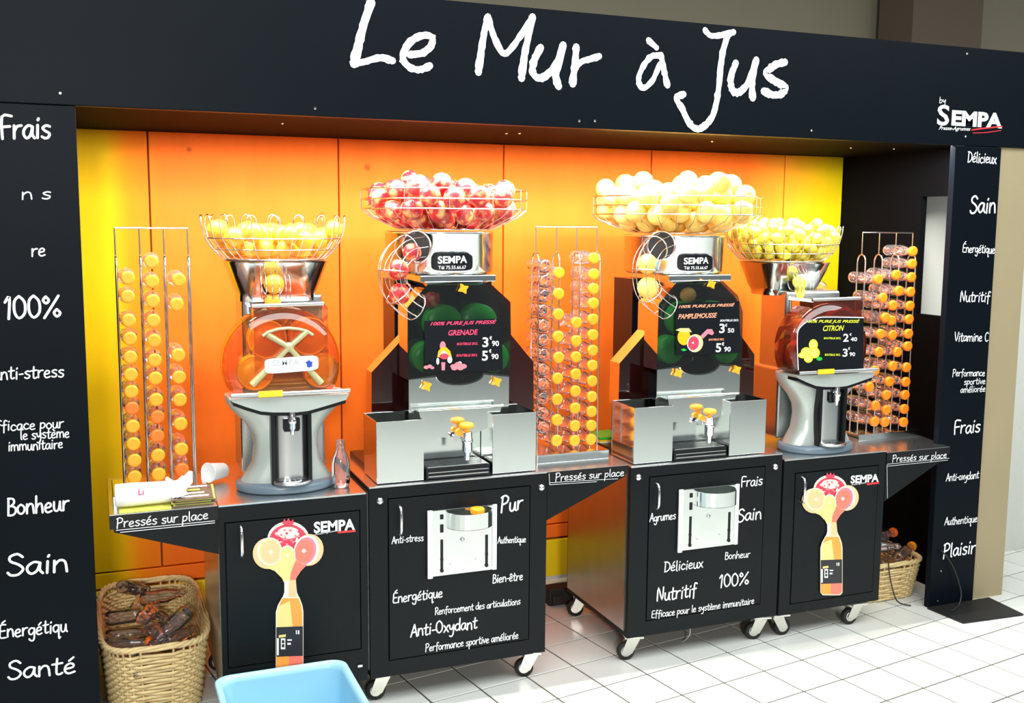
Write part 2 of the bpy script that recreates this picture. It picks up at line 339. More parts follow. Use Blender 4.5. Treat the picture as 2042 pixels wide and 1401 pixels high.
vo = N.new('ShaderNodeTexVoronoi'); vo.inputs['Scale'].default_value = 4.3; L.new(ge.outputs['Position'], vo.inputs['Vector'])      # knots of the pine boards
kn = N.new('ShaderNodeMapRange'); kn.inputs[1].default_value = .035; kn.inputs[2].default_value = .07; L.new(vo.outputs['Distance'], kn.inputs[0])
mk = N.new('ShaderNodeMix'); mk.data_type = 'RGBA'; mk.inputs[6].default_value = (.42, .07, .008, 1); L.new(kn.outputs[0], mk.inputs[0]); L.new(hs.outputs[0], mk.inputs[7])
L.new(mk.outputs[2], N['Principled BSDF'].inputs['Base Color'])
M['orangewall'] = m
M['yellowboard'] = mat('painted_yellow_board', (.82, .58, .01), .55, 0, .15, noise=.15, nscale=6)
M['seam'] = mat('board_joint', (.16, .03, .005), .8)
wb_ = MB(); wb_.box((-.2, YW + .02, 0), (3.64, YW + .08, 2.3)); wall = struct(wb_.build('wall_back', 'seam'))
xs = [-.06, .216, .968, 1.709, 2.454, 3.209, 3.567]
for a, b in zip(xs[:-1], xs[1:]):
    B = MB(); B.box((a + .003, YW, .262), (b - .003, YW + .025, 2.2)); o = B.build('board', 'orangewall', wall, .003)
for a, b in ((-.06, 1.2), (1.2, 2.5), (2.5, 3.567)):
    B = MB(); B.box((a + .002, YW - .004, .196), (b - .002, YW + .025, .256)); B.build('rail', 'orangewall', wall, .002)
    B = MB(); B.box((a + .002, YW - .012, .0), (b - .002, YW + .025, .184)); o = B.build('skirting_board', 'yellowboard', wall, .002); o['label'] = 'yellow skirting board'
# white sealant line on the floor joint
struct(MB().box((-.06, YW - .022, 0), (3.56, YW - .0125, .012)).build('baseboard_back', 'offwhite'))
# side returns of the recess (dark), the right one with an opening
B = MB(); B.box((-.16, YS + .032, 0), (-.06, YW + .05, 2.004)); struct(B.build('wall_left', 'soffit'))
B = MB(); X0, X1 = 3.567, 3.60
B.box((X0, 3.817, 0), (X1, YW + .05, 2.3)); B.box((X0, 3.447, 0), (X1, 3.817, 1.262)); B.box((X0, 3.447, 1.804), (X1, 3.817, 2.3)); struct(B.build('wall_right', 'soffit'))
# far beige shop walls seen past the surround
B = MB(); B.box((3.63, 3.9, 0), (5.6, 3.98, 2.3)); struct(B.build('wall_beige', 'offwhite'))
B = MB(); B.box((-6, 5.6, 0), (8, 5.7, 3.6)); struct(B.build('wall_far', 'beige'))
B = MB(); p = at(1818, 80, 5.2); B.box((p.x, 5.2, 0), (at(1957, 80, 5.2).x, 5.5, 3.5)); struct(B.build('trim_1', 'brownp'))
B = MB(); B.box((3.614, 3.43, 0), (3.80, 3.47, 2.3)); struct(B.build('trim_2', mat('cream_door_frame', (.33, .27, .16), .6, noise=.06, nscale=4)))

# ------------------------------------------------------------------ black surround: header board with title and two side panels
hd = thing('header_board', (1.7, YS, 2.005), 'long black header board across the top with chalk-style title lettering', 'sign')
B = MB(); B.box((-.9, YS, 2.005), (4.3, YS + .03, 2.404)); B.build('board', 'black', hd, .003)
B = MB(); B.box((-.058, YS + .075, 2.012), (3.565, YW - .002, 2.05)); B.build('soffit_panel', 'soffit', hd)
B = MB(); Y = YS - .002
def stroke(pxs, wpx, jit=.14):
    pts = [P2(x, y, Y) for x, y in pxs]; a = at(pxs[0][0], pxs[0][1], Y); b = at(pxs[0][0] + 1, pxs[0][1], Y)
    ribbon(B, pts, (b - a).length * wpx * 1.15, Y - .0001 * random.random(), 0, 6, jit)
stroke([(740, 5), (726, 45), (716, 85), (706, 127)], 15); stroke([(706, 127), (728, 123), (758, 115), (783, 121)], 12)
stroke([(817, 109), (844, 105), (860, 90), (862, 75), (846, 70), (822, 80), (806, 102), (804, 120), (817, 134), (837, 139), (857, 131)], 12)
B.build('lettering', 'chalk', hd); B = MB()
stroke([(973, 34), (966, 62), (960, 100), (954, 144)], 12); stroke([(973, 34), (986, 75), (1006, 107), (1032, 80), (1062, 34)], 11); stroke([(1062, 34), (1054, 70), (1046, 110), (1040, 156)], 12)
stroke([(1078, 95), (1066, 118), (1062, 142), (1074, 156), (1092, 148), (1110, 126), (1123, 90)], 12); stroke([(1123, 90), (1114, 130), (1108, 150), (1114, 172)], 12)
stroke([(1149, 94), (1146, 130), (1142, 167)], 12); stroke([(1145, 138), (1160, 123), (1176, 118), (1195, 112)], 10)
B.build('lettering', 'chalk', hd); B = MB()
stroke([(1293, 80), (1309, 95)], 9); stroke([(1318, 111), (1300, 112), (1284, 130), (1273, 158), (1282, 175), (1300, 162), (1316, 128)], 9); stroke([(1318, 110), (1324, 140), (1331, 170)], 10)
B.build('lettering', 'chalk', hd); B = MB()
stroke([(1406, 60), (1417, 71), (1438, 70), (1463, 64)], 9); stroke([(1452, 67), (1441, 105), (1436, 145), (1431, 190), (1422, 228), (1408, 248), (1392, 257), (1376, 247), (1361, 218), (1349, 195), (1363, 188)], 10)
stroke([(1467, 126), (1457, 156), (1461, 180), (1475, 183), (1494, 162), (1508, 120)], 11); stroke([(1508, 120), (1500, 160), (1501, 195)], 11)
stroke([(1565, 124), (1545, 130), (1528, 147), (1548, 163), (1566, 174), (1558, 187), (1541, 189), (1523, 182)], 11)
o = B.build('lettering', 'chalk', hd); o['label'] = 'white chalk-style title lettering'
B = MB(); hand(B, 'by', (1873, 205), (1886, 205), 12, Y, 1.1); B.build('lettering', 'white', hd); B = MB(); ftext(B, 'Presse-Agrumes', (1872, 261), (1935, 263), 10, Y, 0, .4, .01); B.build('lettering', 'white', hd); B = MB(); ftext(B, 'S', (1868, 250), (1892, 251), 42, Y, 0, 0, .02); ftext(B, 'EMPA', (1897, 250), (1998, 256), 31, Y, 0, 0, .045);
o = B.build('maker_logo', ['white'], hd); o['label'] = 'white block-letter logo with red swoosh'
B = MB(); ribbon(B, [P2(x, y, Y) for x, y in ((1938, 259), (1960, 256), (1998, 252))], .006, Y - .0003); ribbon(B, [P2(x, y, Y) for x, y in ((1940, 265), (1966, 264), (1996, 260))], .003, Y - .0003); B.build('red_swoosh', 'red', hd)
for x, y in ((120, 186), (628, 216), (1155, 241), (1186, 241), (1618, 260), (1928, 107), (1925, 272)):
    B = MB(); p = at(x, y, YS); B.lathe([(.0055, 0), (.0055, -.003), (.003, -.005)], (p.x, YS, p.z), 10, 0, 'y'); B.build('screw', 'chrome', hd)
for x, y in ((563, 245), (1010, 265), (1036, 265), (1420, 281), (1697, 294), (1783, 296)):
    B = MB(); p = onz(x, y, 2.012); B.lathe([(.005, 0), (.005, -.003), (.003, -.005)], (p.x, p.y, 2.012), 10); B.build('screw', 'chrome', hd)
# left panel
lp = thing('side_panel', (-.4, YS, 0), 'black side panel at the far left with cut-off chalk words', 'panel')
B = MB(); B.box((-.9, YS, 0), (-.031, YS + .03, 2.003)); B.build('board', 'black', lp, .002)
B = MB(); Y = YS - .002
for t, p0, p1, c in (('Frais', (0, 277), (103, 276), 46), ('n s', (42, 397), (104, 395), 25), ('re', (62, 511), (92, 510), 27), ('100%', (8, 636), (124, 631), 44), ('Anti-stress', (-18, 757), (129, 750), 26),
    ('Efficace pour', (-22, 860), (128, 852), 21), ('le système', (40, 876), (139, 871), 20), ('immunitaire', (16, 899), (126, 893), 20), ('Bonheur', (14, 1027), (139, 1017), 34), ('Sain', (12, 1147), (139, 1138), 42),
    ('Énergétiqu', (-2, 1272), (135, 1258), 27), ('Santé', (14, 1355), (153, 1340), 36)):
    B = MB(); hand(B, t, p0, p1, c, Y, 1.05); B.build('lettering', 'chalk', lp)
# right panel
rpn = thing('side_panel', (3.48, YS, 0), 'black side panel at the far right with a column of chalk words', 'panel')
B = MB(); B.box((3.358, YS, 0), (3.611, YS + .03, 2.003)); B.build('board', 'black', rpn, .002)
B = MB()
for t, p0, p1, c in (('Délicieux', (1929, 323), (1987, 326), 21), ('Sain', (1933, 425), (1986, 424), 34), ('Énergétique', (1919, 503), (1984, 505), 17), ('Nutritif', (1914, 600), (1974, 602), 21), ('Vitamine C', (1903, 680), (1971, 680), 18),
    ('Performance', (1899, 750), (1964, 749), 14), ('sportive', (1922, 767), (1965, 765), 13), ('améliorée', (1915, 783), (1965, 780), 13), ('Frais', (1901, 865), (1955, 861), 27), ('Anti-oxydant', (1886, 959), (1952, 953), 15),
    ('Authentique', (1883, 1047), (1949, 1040), 15), ('Plaisir', (1880, 1112), (1945, 1102), 27)):
    B = MB(); hand(B, t, p0, p1, c, Y, 1.05); B.build('lettering', 'chalk', rpn)
for x, y in ((1876, 1138), (1948, 1128), (1870, 1198)):
    B = MB(); p = at(x, y, YS); B.lathe([(.004, 0), (.003, -.003)], (p.x, YS, p.z), 8, 0, 'y'); B.build('screw', 'steel2', rpn)
B = MB(); B.add([(3.36, 3.22, .001), (3.68, 3.20, .001), (3.70, 3.41, .001), (3.345, 3.41, .001), (3.36, 3.22, .008), (3.68, 3.20, .008), (3.70, 3.41, .008), (3.345, 3.41, .008)], [(0, 3, 2, 1), (4, 5, 6, 7), (0, 1, 5, 4), (1, 2, 6, 5), (2, 3, 7, 6), (3, 0, 4, 7)])
tag(B.build('floor_mat', 'mattblack'), 'small black mat on the floor in front of the right side panel', 'mat')

# ------------------------------------------------------------------ carts
def caster(root, x, y, ztop, ang=0.0):
    c = Vector((x, y, 0)); R = Matrix.Rotation(ang, 3, 'Z')
    def tr(B): B.v = [R @ v + c for v in B.v]; return B
    B = MB(); B.box((-.045, -.036, ztop - .007), (.045, .036, ztop)); B.lathe([(.024, ztop - .018), (.027, ztop - .007)], (0, 0, 0), 16)
    for s in (-1, 1):
        B.loft([[(s * .019 + a, -.028, ztop - .018), (s * .019 + a, .022, ztop - .018), (s * .019 + a, .042, .034), (s * .019 + a, .024, .022), (s * .019 + a, .002, .03)] for a in (-.0015, .0015)], 0, False)
    f = tr(B).build('caster', 'zinc', root)
    B = MB(); B.lathe([(.013, -.012), (.031, -.012), (.035, -.007), (.035, .007), (.031, .012), (.013, .012)], (0, .024, .035), 24, 0, 'x'); B = tr(B)
    w_ = B.build('wheel', 'rubber', f)
    B = MB(); B.lathe([(.019, -.0135), (.021, -.0125), (.021, .0125), (.019, .0135)], (0, .024, .035), 18, 0, 'x'); B.lathe([(.006, -.023), (.006, .023)], (0, .024, .035), 10, 0, 'x'); tr(B).build('hub', 'zinc', f)
def cart(x0, x1, top, label, door, handle, gusset=None, shelf=None, zb=.105, D=.55):
    r = thing('juice_cart', ((x0 + x1) / 2, YF, 0), label, 'cart', None)
    B = MB(); B.box((x0 + .002, YF + .014, zb), (x1 - .002, YF + D, top - .008)); o = B.build('cabinet', 'cartblack', r)
    # stainless flanks
    for s, xx in ((0, x0), (1, x1)):
        B = MB(); B.box((xx - .001 if s == 0 else xx - .002, YF + .03, zb + .02), (xx + .002 if s == 0 else xx + .001, YF + D - .01, top - .025)); B.build('side_panel', 'steel2', r)
    (dx0, dz0), (dx1, dz1) = door
    B = MB()
    for a, b in (((x0, zb), (dx0 - .004, top - .007)), ((dx1 + .004, zb), (x1, top - .007)), ((dx0 - .004, dz1 + .004), (dx1 + .004, top - .007)), ((dx0 - .004, zb), (dx1 + .004, dz0 - .004))):
        B.box((a[0], YF, a[1]), (b[0], YF + .014, b[1]))
    B.build('front_frame', 'cartblack', r)
    B = MB(); B.box((x0, YF - .002, top - .006), (x1, YF + D + .01, top)); B.build('counter_top', 'steel2', r, .0015)
    B = MB(); B.box((dx0, YF - .003, dz0), (dx1, YF + .012, dz1)); d = B.build('door', 'cartblack', r, .0015)
    (hx, hz0, hz1) = handle
    B = MB(); B.tube([(hx, YF - .003, hz1), (hx, YF - .022, hz1 - .004), (hx, YF - .028, hz1 - .02), (hx, YF - .028, hz0 + .02), (hx, YF - .022, hz0 + .004), (hx, YF - .003, hz0)], .0055, 8); B.build('handle', 'chrome', d)
    return r, d
def shelf_part(r, x0, x1, top, side, drop, lip=.042, D=.5, poly=None):
    """folding side shelf with a lettered front lip and a triangular gusset; side +1: hinged on its left end"""
    B = MB()
    if poly: 
        B.loft([[(x, y, top - .012) for x, y in poly], [(x, y, top) for x, y in poly]], 0, False)
    else: B.box((x0, YF, top - .012), (x1, YF + D, top))
    s = B.build('shelf', 'steel2', r, .001)
    B = MB(); B.box((x0, YF - .002, top - lip), (x1, YF + .004, top - .002)); B.build('shelf_lip', 'plasticblack', s)
    B = MB(); xa, xb = (x0, x1) if side > 0 else (x1, x0)
    B.prism([(xa, top - lip), (xb - side * .012, top - lip), (xb - side * .012, top - lip - .01), (xa, top - lip - drop)] , YF + .001, YF + .006); B.build('gusset', 'cartblack', s)
    return s
def W(px, py, Y=YF): p = at(px, py, Y); return (p.x, p.z)

def fruit_art(B, cx, top, k, Y, sk=0):
    """printed picture: halved fruits pouring into a bottle; material slots: 0 cream 1 peach 2 pink 3 darkpink 4 yellow 5 orange 6 coral 7 black 8 white 9 red"""
    def q(x, y): return (cx + (x - 575) * k, top + (y - 1036) * k * 1.0)
    L = [0]
    def D(x, y, rx, ry, mi, rot=0):
        L[0] += 1; a, b = q(x, y); disc(B, a, b, rx * k, ry * k, Y - .0004 * L[0] * .25, mi, 28, rot)
    def Fp(pts, mi):
        L[0] += 1; flat(B, [q(*p) for p in pts], Y - .0004 * L[0] * .25, mi)
    D(575, 1075, 42, 36, 0); D(575, 1077, 38, 32, 9)
    D(575, 1062, 22, 12, 0)
    rr = random.Random(3)
    for i in range(40):
        a = rr.uniform(0, 2 * PI); d = rr.uniform(.2, 1); D(575 + 34 * d * math.cos(a), 1080 + 26 * d * math.sin(a), 2.6, 2.4, rr.choice((2, 3, 0, 2)))
    Fp([(563, 1044), (567, 1033), (571, 1040), (575, 1032), (580, 1040), (584, 1034), (586, 1044), (575, 1048)], 9)
    D(534, 1103, 30, 31, 1); D(538, 1099, 25, 28, 0); D(539, 1099, 22, 25, 4); D(540, 1100, 20, 23, 1); D(540, 1100, 4, 4, 0)
    D(616, 1096, 29, 32, 1, .3); D(611, 1097, 25, 31, 0, .3); D(609, 1098, 21, 28, 2, .3); D(607, 1099, 17, 23, 6, .3); D(606, 1098, 4, 4, 0)
    D(573, 1106, 16, 19, 0); D(573, 1107, 14, 17, 4); D(573, 1107, 3, 3, 0)
    Fp([(528, 1130), (548, 1126), (560, 1116), (586, 1112), (600, 1122), (612, 1126), (600, 1138), (591, 1152), (588, 1166), (570, 1168), (562, 1152), (548, 1138)], 4)
    Fp([(590, 1116), (603, 1124), (612, 1126), (600, 1138), (591, 1152), (588, 1166), (577, 1167), (580, 1140)], 6)
    Fp([(567, 1158), (590, 1156), (591, 1170), (592, 1180), (597, 1192), (563, 1192), (567, 1180)], 0)
    Fp([(576, 1156), (590, 1156), (591, 1180), (593, 1190), (575, 1191)], 1)
    Fp([(563, 1190), (597, 1190), (603, 1206), (605, 1220), (605, 1330), (599, 1337), (556, 1337), (550, 1330), (550, 1220), (554, 1206)], 0)
    Fp([(563, 1192), (595, 1192), (601, 1208), (603, 1222), (603, 1252), (552, 1252), (552, 1222), (556, 1208)], 5)
    Fp([(556, 1208), (578, 1198), (584, 1252), (552, 1252), (552, 1222)], 4)
    Fp([(551, 1250), (604, 1248), (604, 1308), (551, 1310)], 7)
    Fp([(551, 1309), (604, 1307), (604, 1328), (598, 1335), (557, 1335), (551, 1330)], 6); Fp([(551, 1309), (576, 1308), (576, 1335), (557, 1335), (551, 1330)], 5)
    Fp([(552, 1272), (556, 1272), (556, 1306), (552, 1306)], 8)
    Fp([(556, 1266), (570, 1264), (570, 1269), (556, 1271)], 4)
    for (a, b, c, d) in ((560, 1272, 569, 1276), (560, 1276, 562, 1292), (567, 1276, 569, 1292), (560, 1282, 569, 1284), (560, 1290, 569, 1294), (573, 1274, 582, 1277), (573, 1281, 580, 1285), (590, 1256, 592, 1264), (594, 1256, 597, 1264)): Fp([(a, b), (c, b), (c, d), (a, d)], 8)
for n_, c_ in (('art_cream', (.95, .82, .66)), ('art_peach', (.98, .55, .28)), ('art_pink', (.95, .22, .28)), ('art_darkpink', (.6, .03, .10)), ('art_yellow', (.98, .68, .25)), ('art_orange', (1, .36, .06)), ('art_coral', (.98, .20, .14)), ('art_black', (.02, .02, .025)), ('art_white', (.85, .86, .84)), ('art_red', (.72, .05, .10))):
    M[n_] = mat(n_, c_, .45)
ART = ['art_cream', 'art_peach', 'art_pink', 'art_darkpink', 'art_yellow', 'art_orange', 'art_coral', 'art_black', 'art_white', 'art_red']
def logo(parent, p0, p1, cap, Y):
    B = MB(); ftext(B, 'SEMPA', p0, p1, cap, Y, 0, 0, .035); q = [(p0[0] + 2, p0[1] + 5), (p0[0] + (p1[0] - p0[0]) * .55, p1[1] + 4)]
    ftext(B, 'Presse-Agrumes', q[0], q[1], 4.5, Y, 0, .3, .0)
    B.build('maker_logo', 'white', parent)
    B = MB(); x = p0[0] + (p1[0] - p0[0]) * .58; flat(B, [(x, p1[1] + 3), (p1[0] + 1, p1[1]), (p1[0] + 1, p1[1] + 4), (x, p1[1] + 7)], Y - .0003); B.build('red_swoosh', 'red', parent)
def bumper(r, px, py):
    p = at(px, py, YF); B = MB(); B.lathe([(.013, 0), (.013, -.006), (.009, -.012), (.003, -.014)], (p.x, YF, p.z), 16, 0, 'y'); B.build('chrome_stud', 'chrome', r)

# cart A (left, orange press on it)
cA, dA = cart(.342, .824, .766, 'leftmost black juice cart with a printed fruit bottle picture on its door', (W(457, 1330), W(716, 1018)), (at(480, 1078, YF).x, at(480, 1108, YF).z, at(480, 1048, YF).z))
B = MB(); fruit_art(B, 575, 1036, 1, YF - .0035); o = B.build('picture', ART, dA)
logo(dA, (626, 1063), (708, 1056), 23, YF - .0035)
sA = shelf_part(cA, .016, .340, .767, -1, .115, .046)
B = MB(); hand(B, 'Pressés sur place', (232, 1052), (416, 1034), 19, YF - .003, 1.0)
for a, b in (((232, 1057), (428, 1038)), ((240, 1061), (428, 1042))): ribbon(B, [P2(*a, YF - .003), P2(*b, YF - .003)], .0022, YF - .003)
B.build('lettering', 'chalk', sA)
for x, y in ((.40, 3.42), (.76, 3.42), (.40, 3.86), (.76, 3.86)): caster(cA, x, y, .105, 1.3)
p = at(715, 1326, YF); MB().box((p.x - .004, YF - .008, p.z - .004), (p.x + .012, YF - .001, p.z + .004)).build('hinge', 'chrome', cA)

def steel_plate(d, pts, cap):
    """steel bottle-opener plate on the door with a hooded tray and two black slots; pts: pixel corners tl tr br bl"""
    (tl, tr, brr, bl) = pts; Y = YF - .004
    x0, z1 = P2(*tl, Y); x1, _ = P2(*tr, Y); z0 = P2(*bl, Y)[1]; wd = x1 - x0; hh = z1 - z0
    B = MB(); B.box((x0, Y - .006, z0), (x1, Y, z1)); pl = B.build('steel_plate', 'steel', d, .002)
    B = MB(); B.box((x0 - .002, Y - .014, z0 - .004), (x0 + .016, Y - .0055, z1 + .002)); B.build('edge_rail', 'white', pl, .002); B = MB(); B.box((x1 - .014, Y - .012, z0), (x1 + .002, Y - .0055, z1 + .002)); B.build('edge_rail', 'white', pl, .002)
    for fx in (.2, .86):
        B = MB(); xx = x0 + wd * fx; B.box((xx - .005, Y - .0075, z0 + hh * .07), (xx + .005, Y - .0058, z0 + hh * .55)); B.lathe([(.007, 0), (.007, -.003)], (xx, Y - .006, z0 + hh * .08), 10, 0, 'y'); B.lathe([(.006, 0), (.006, -.003)], (xx, Y - .006, z0 + hh * .25), 10, 0, 'y'); B.build('slot', 'plasticblack', pl)
    B = MB(); xx = x0 + wd * .2; B.box((xx - .006, Y - .008, z0 + hh * .66), (xx + .006, Y - .0058, z0 + hh * .78)); B.box((xx - .006, Y - .008, z0 + hh * .86), (xx + .006, Y - .0058, z0 + hh * .93)); B.build('slot', 'plasticblack', pl)
    # projecting half-round tray
    cx = x0 + wd * .6; rw = wd * .33; zt = z1 - hh * .04; zb = zt - hh * .24
    ring = [(cx + rw * math.cos(a), Y - .006 - rw * .8 * math.sin(a)) for a in [PI * i / 14 for i in range(15)]]
    ring2 = [(cx + (rw - .003) * math.cos(a), Y - .006 - (rw * .8 - .003) * math.sin(a)) for a in [PI * i / 14 for i in range(14, -1, -1)]]
    B = MB(); poly = ring + ring2
    B.loft([[(x, y, zb) for x, y in poly], [(x, y, zt) for x, y in poly]], 0, False)
    B.loft([[(x, y, zb) for x, y in ring], [(x, y, zb + .003) for x, y in ring]], 0, False); B.build('half_round_tray', 'steel', pl)
    B = MB(); q = [(cx - rw, Y - .008), (cx - rw, Y - .006)]
    B.lathe([(.008, 0), (.008, -.004), (.003, -.006)], (x0 + wd * .5, Y - .006, z0 + hh * .52), 12, 0, 'y'); B.lathe([(.004, 0), (.003, -.003)], (x0 + wd * .32, Y - .006, z0 + hh * .17), 8, 0, 'y'); B.lathe([(.004, 0), (.003, -.003)], (x0 + wd * .7, Y - .006, z0 + hh * .2), 8, 0, 'y'); B.build('bolts', 'steel2', pl)
    return cx, Y - .006 - rw * .35, zb + .003, zt

# cart B (pomegranates)
cB, dB = cart(.834, 1.489, .783, 'wide black juice cart with steel plate and chalk words from Pur to Performance', (W(777, 1315), W(1056, 969)), (at(796, 1035, YF).x, at(796, 1063, YF).z, at(796, 1008, YF).z))
tray = steel_plate(dB, ((852, 1018), (988, 1008), (985, 1138), (851, 1150)), True)
B = MB(); Y = YF - .0036
for t, p0, p1, c in (('Pur', (998, 1021), (1043, 1014), 30), ('Anti-stress', (781, 1084), (845, 1077), 14), ('Authentique', (992, 1083), (1049, 1080), 13), ('Bien-être', (982, 1162), (1043, 1156), 17), ('Énergétique', (783, 1202), (883, 1190), 20),
    ('Renforcement des articulations', (867, 1225), (1038, 1204), 14), ('Anti-Oxydant', (818, 1269), (952, 1252), 24), ('Performance sportive améliorée', (848, 1299), (1034, 1272), 15)): B = MB(); hand(B, t, p0, p1, c, Y, 1.05); B.build('lettering', 'chalk', dB)
bumper(cB, 757, 998); bumper(cB, 1079, 971)
sB = shelf_part(cB, 1.491, 1.819, .781, 1, .145, .034)
B = MB(); hand(B, 'Pressés sur place', (1107, 959), (1245, 948), 15, YF - .003, 1.0)
for pts in (((1096, 962), (1232, 954)), ((1096, 966), (1190, 960)), ((1095, 944), (1096, 966))): ribbon(B, [P2(*q, YF - .003) for q in pts], .0016, YF - .003)
B.build('lettering', 'chalk', sB)
for x, y, a in ((.89, 3.42, 1.4), (1.45, 3.405, 1.25), (.89, 3.86, .2), (1.43, 3.87, 1.0)): caster(cB, x, y, .107, a)

# cart C (grapefruit)
cC, dC = cart(1.83, 2.508, .773, 'black juice cart with steel plate and chalk words from Frais to Nutritif', (W(1289, 1236), W(1525, 930)), (at(1307, 988, YF).x, at(1307, 1012, YF).z, at(1307, 963, YF).z), zb=.105)
trayC = steel_plate(dC, ((1353, 976), (1471, 967), (1465, 1086), (1351, 1098)), False)
B = MB()
for t, p0, p1, c in (('Frais', (1477, 970), (1521, 966), 20), ('Sain', (1470, 1040), (1519, 1033), 25), ('Agrumes', (1295, 1040), (1348, 1034), 16), ('Bonheur', (1445, 1115), (1496, 1110), 14), ('Délicieux', (1324, 1140), (1402, 1131), 20),
    ('100%', (1433, 1171), (1494, 1165), 25), ('Nutritif', (1309, 1198), (1389, 1188), 26), ('Efficace pour le système immunitaire', (1299, 1232), (1504, 1203), 14)): B = MB(); hand(B, t, p0, p1, c, Y, 1.05); B.build('lettering', 'chalk', dC)
bumper(cC, 1272, 951); bumper(cC, 1545, 930)
for x, y, a in ((1.875, 3.405, 1.3), (2.455, 3.40, 1.3), (1.885, 3.88, 1.2), (2.44, 3.87, .2)): caster(cC, x, y, .105, a)
# cart D (lemons)
cD, dD = cart(2.518, 3.026, .745, 'rightmost black juice cart with a printed fruit bottle picture on its door', (W(1576, 1203), W(1751, 928)), (at(1596, 975, YF).x, at(1596, 1000, YF).z, at(1596, 950, YF).z), zb=.10)
B = MB()
def squeeze(B0, x0, f):  # the right cart is seen more obliquely: keep the print narrower
    for v in B0.v: v.x = x0 + (v.x - x0) * f
fruit_art(B, 1656, 944, .805, YF - .0035); o = B.build('picture', ART, dD)
logo(dD, (1696, 964), (1752, 960), 16, YF - .0035)
sD = shelf_part(cD, 3.03, 3.368, .735, 1, .175, .034, poly=[(3.03, YF), (3.368, YF), (3.44, YF + .30), (3.44, YF + .42), (3.03, YF + .42)])
B = MB(); hand(B, 'Pressés sur place', (1779, 921), (1888, 912), 13, YF - .003, 1.0)
for pts in (((1770, 925), (1893, 913)), ((1770, 929), (1890, 917))): ribbon(B, [P2(*q, YF - .003) for q in pts], .0016, YF - .003)
ribbon(B, [P2(1769, 992, YF), P2(1768, 926, YF)], .0016, YF - .0022); B.build('lettering', 'chalk', sD)
for x, y, a in ((2.545, 3.405, -1.7), (2.93, 3.395, 1.5), (2.56, 3.84, .5), (2.94, 3.82, 1.2)): caster(cD, x, y, .10, a)

# orange cap in the tray of cart B
def cap_mesh():
    B = MB(); n = 24; rings = []
    for r, h in ((.0205, 0), (.0215, .002), (.0215, .013), (.020, .016), (.015, .0165)):
        rings.append([((r + (.0006 if (j % 2 and .001 < h < .014) else 0)) * math.cos(2 * PI * j / n), (r + (.0006 if (j % 2 and .001 < h < .014) else 0)) * math.sin(2 * PI * j / n), h) for j in range(n)])
    B.loft(rings); return B
B = cap_mesh(); B.v = [v * 1.15 + Vector((tray[0] + .02, tray[1], tray[3] - .006)) for v in B.v]
tag(B.build('loose_bottle_top', 'orangecap'), 'orange screw top of a bottle lying in the steel tray of the wide cart', 'cap')

# ------------------------------------------------------------------ fruit
def sphere_mesh(name, m, n=18, k=11, kind='round'):
    B = MB(); rings = []
    for i in range(k + 1):
        a = PI * i / k; r = math.sin(a); h = -math.cos(a)
        if kind == 'lemon': h *= 1.22; r *= .93; h += .14 * (math.exp(-((r) / .22) ** 2)) * (1 if h > 0 else -1)
        if kind == 'round': h *= .96
        if kind == 'round' and i == k: h -= .05
        rings.append([(max(r, .012) * math.cos(2 * PI * j / n) * (1 + (.035 * math.cos(5 * 2 * PI * j / n) if kind == 'pome' else 0)), max(r, .012) * math.sin(2 * PI * j / n), h) for j in range(n)])
    B.loft(rings)
    if kind == 'pome':   # calyx crown
        for j in range(6):
            a = 2 * PI * j / 6; d = Vector((math.cos(a), math.sin(a), 0)); s = Vector((-math.sin(a), math.cos(a), 0))
            b0 = d * .15 + Vector((0, 0, .95)); B.add([b0 + s * .1, b0 - s * .1, d * .30 + Vector((0, 0, 1.28)), b0 * .8 + s * .07, b0 * .8 - s * .07], [(0, 1, 2), (3, 2, 4), (0, 2, 3), (1, 4, 2)])
    if kind == 'round': B.lathe([(.07, .88), (.06, .93)], (0, 0, 0), 8, 1)
    me = bpy.data.meshes.new(name); me.from_pydata([tuple(v) for v in B.v], [], B.f); me.materials.append(M[m]); me.materials.append(M['green'])
    me.polygons.foreach_set('material_index', B.m); me.polygons.foreach_set('use_smooth', B.sm); me.update(); return me
FM = {'orange': sphere_mesh('orange', 'orange'), 'pomegranate': sphere_mesh('pomegranate', 'pome', kind='pome'), 'grapefruit': sphere_mesh('grapefruit', 'grapefruit'), 'lemon': sphere_mesh('lemon', 'lemon', kind='lemon')}
protos = {}
def fruit(kind, p, r, label, group, rot=None):
    if kind not in protos: o = bpy.data.objects.new(kind, FM[kind]); protos[kind] = o
    else: o = protos[kind].copy()
    C.objects.link(o); o.location = p; o.scale = (r, r, r); o.rotation_euler = rot or (random.uniform(0, 6.28), random.uniform(0, 6.28), random.uniform(0, 6.28))
    for k_ in ('label', 'category', 'group'):
        if k_ in o: del o[k_]
    return tag(o, label, kind, group)
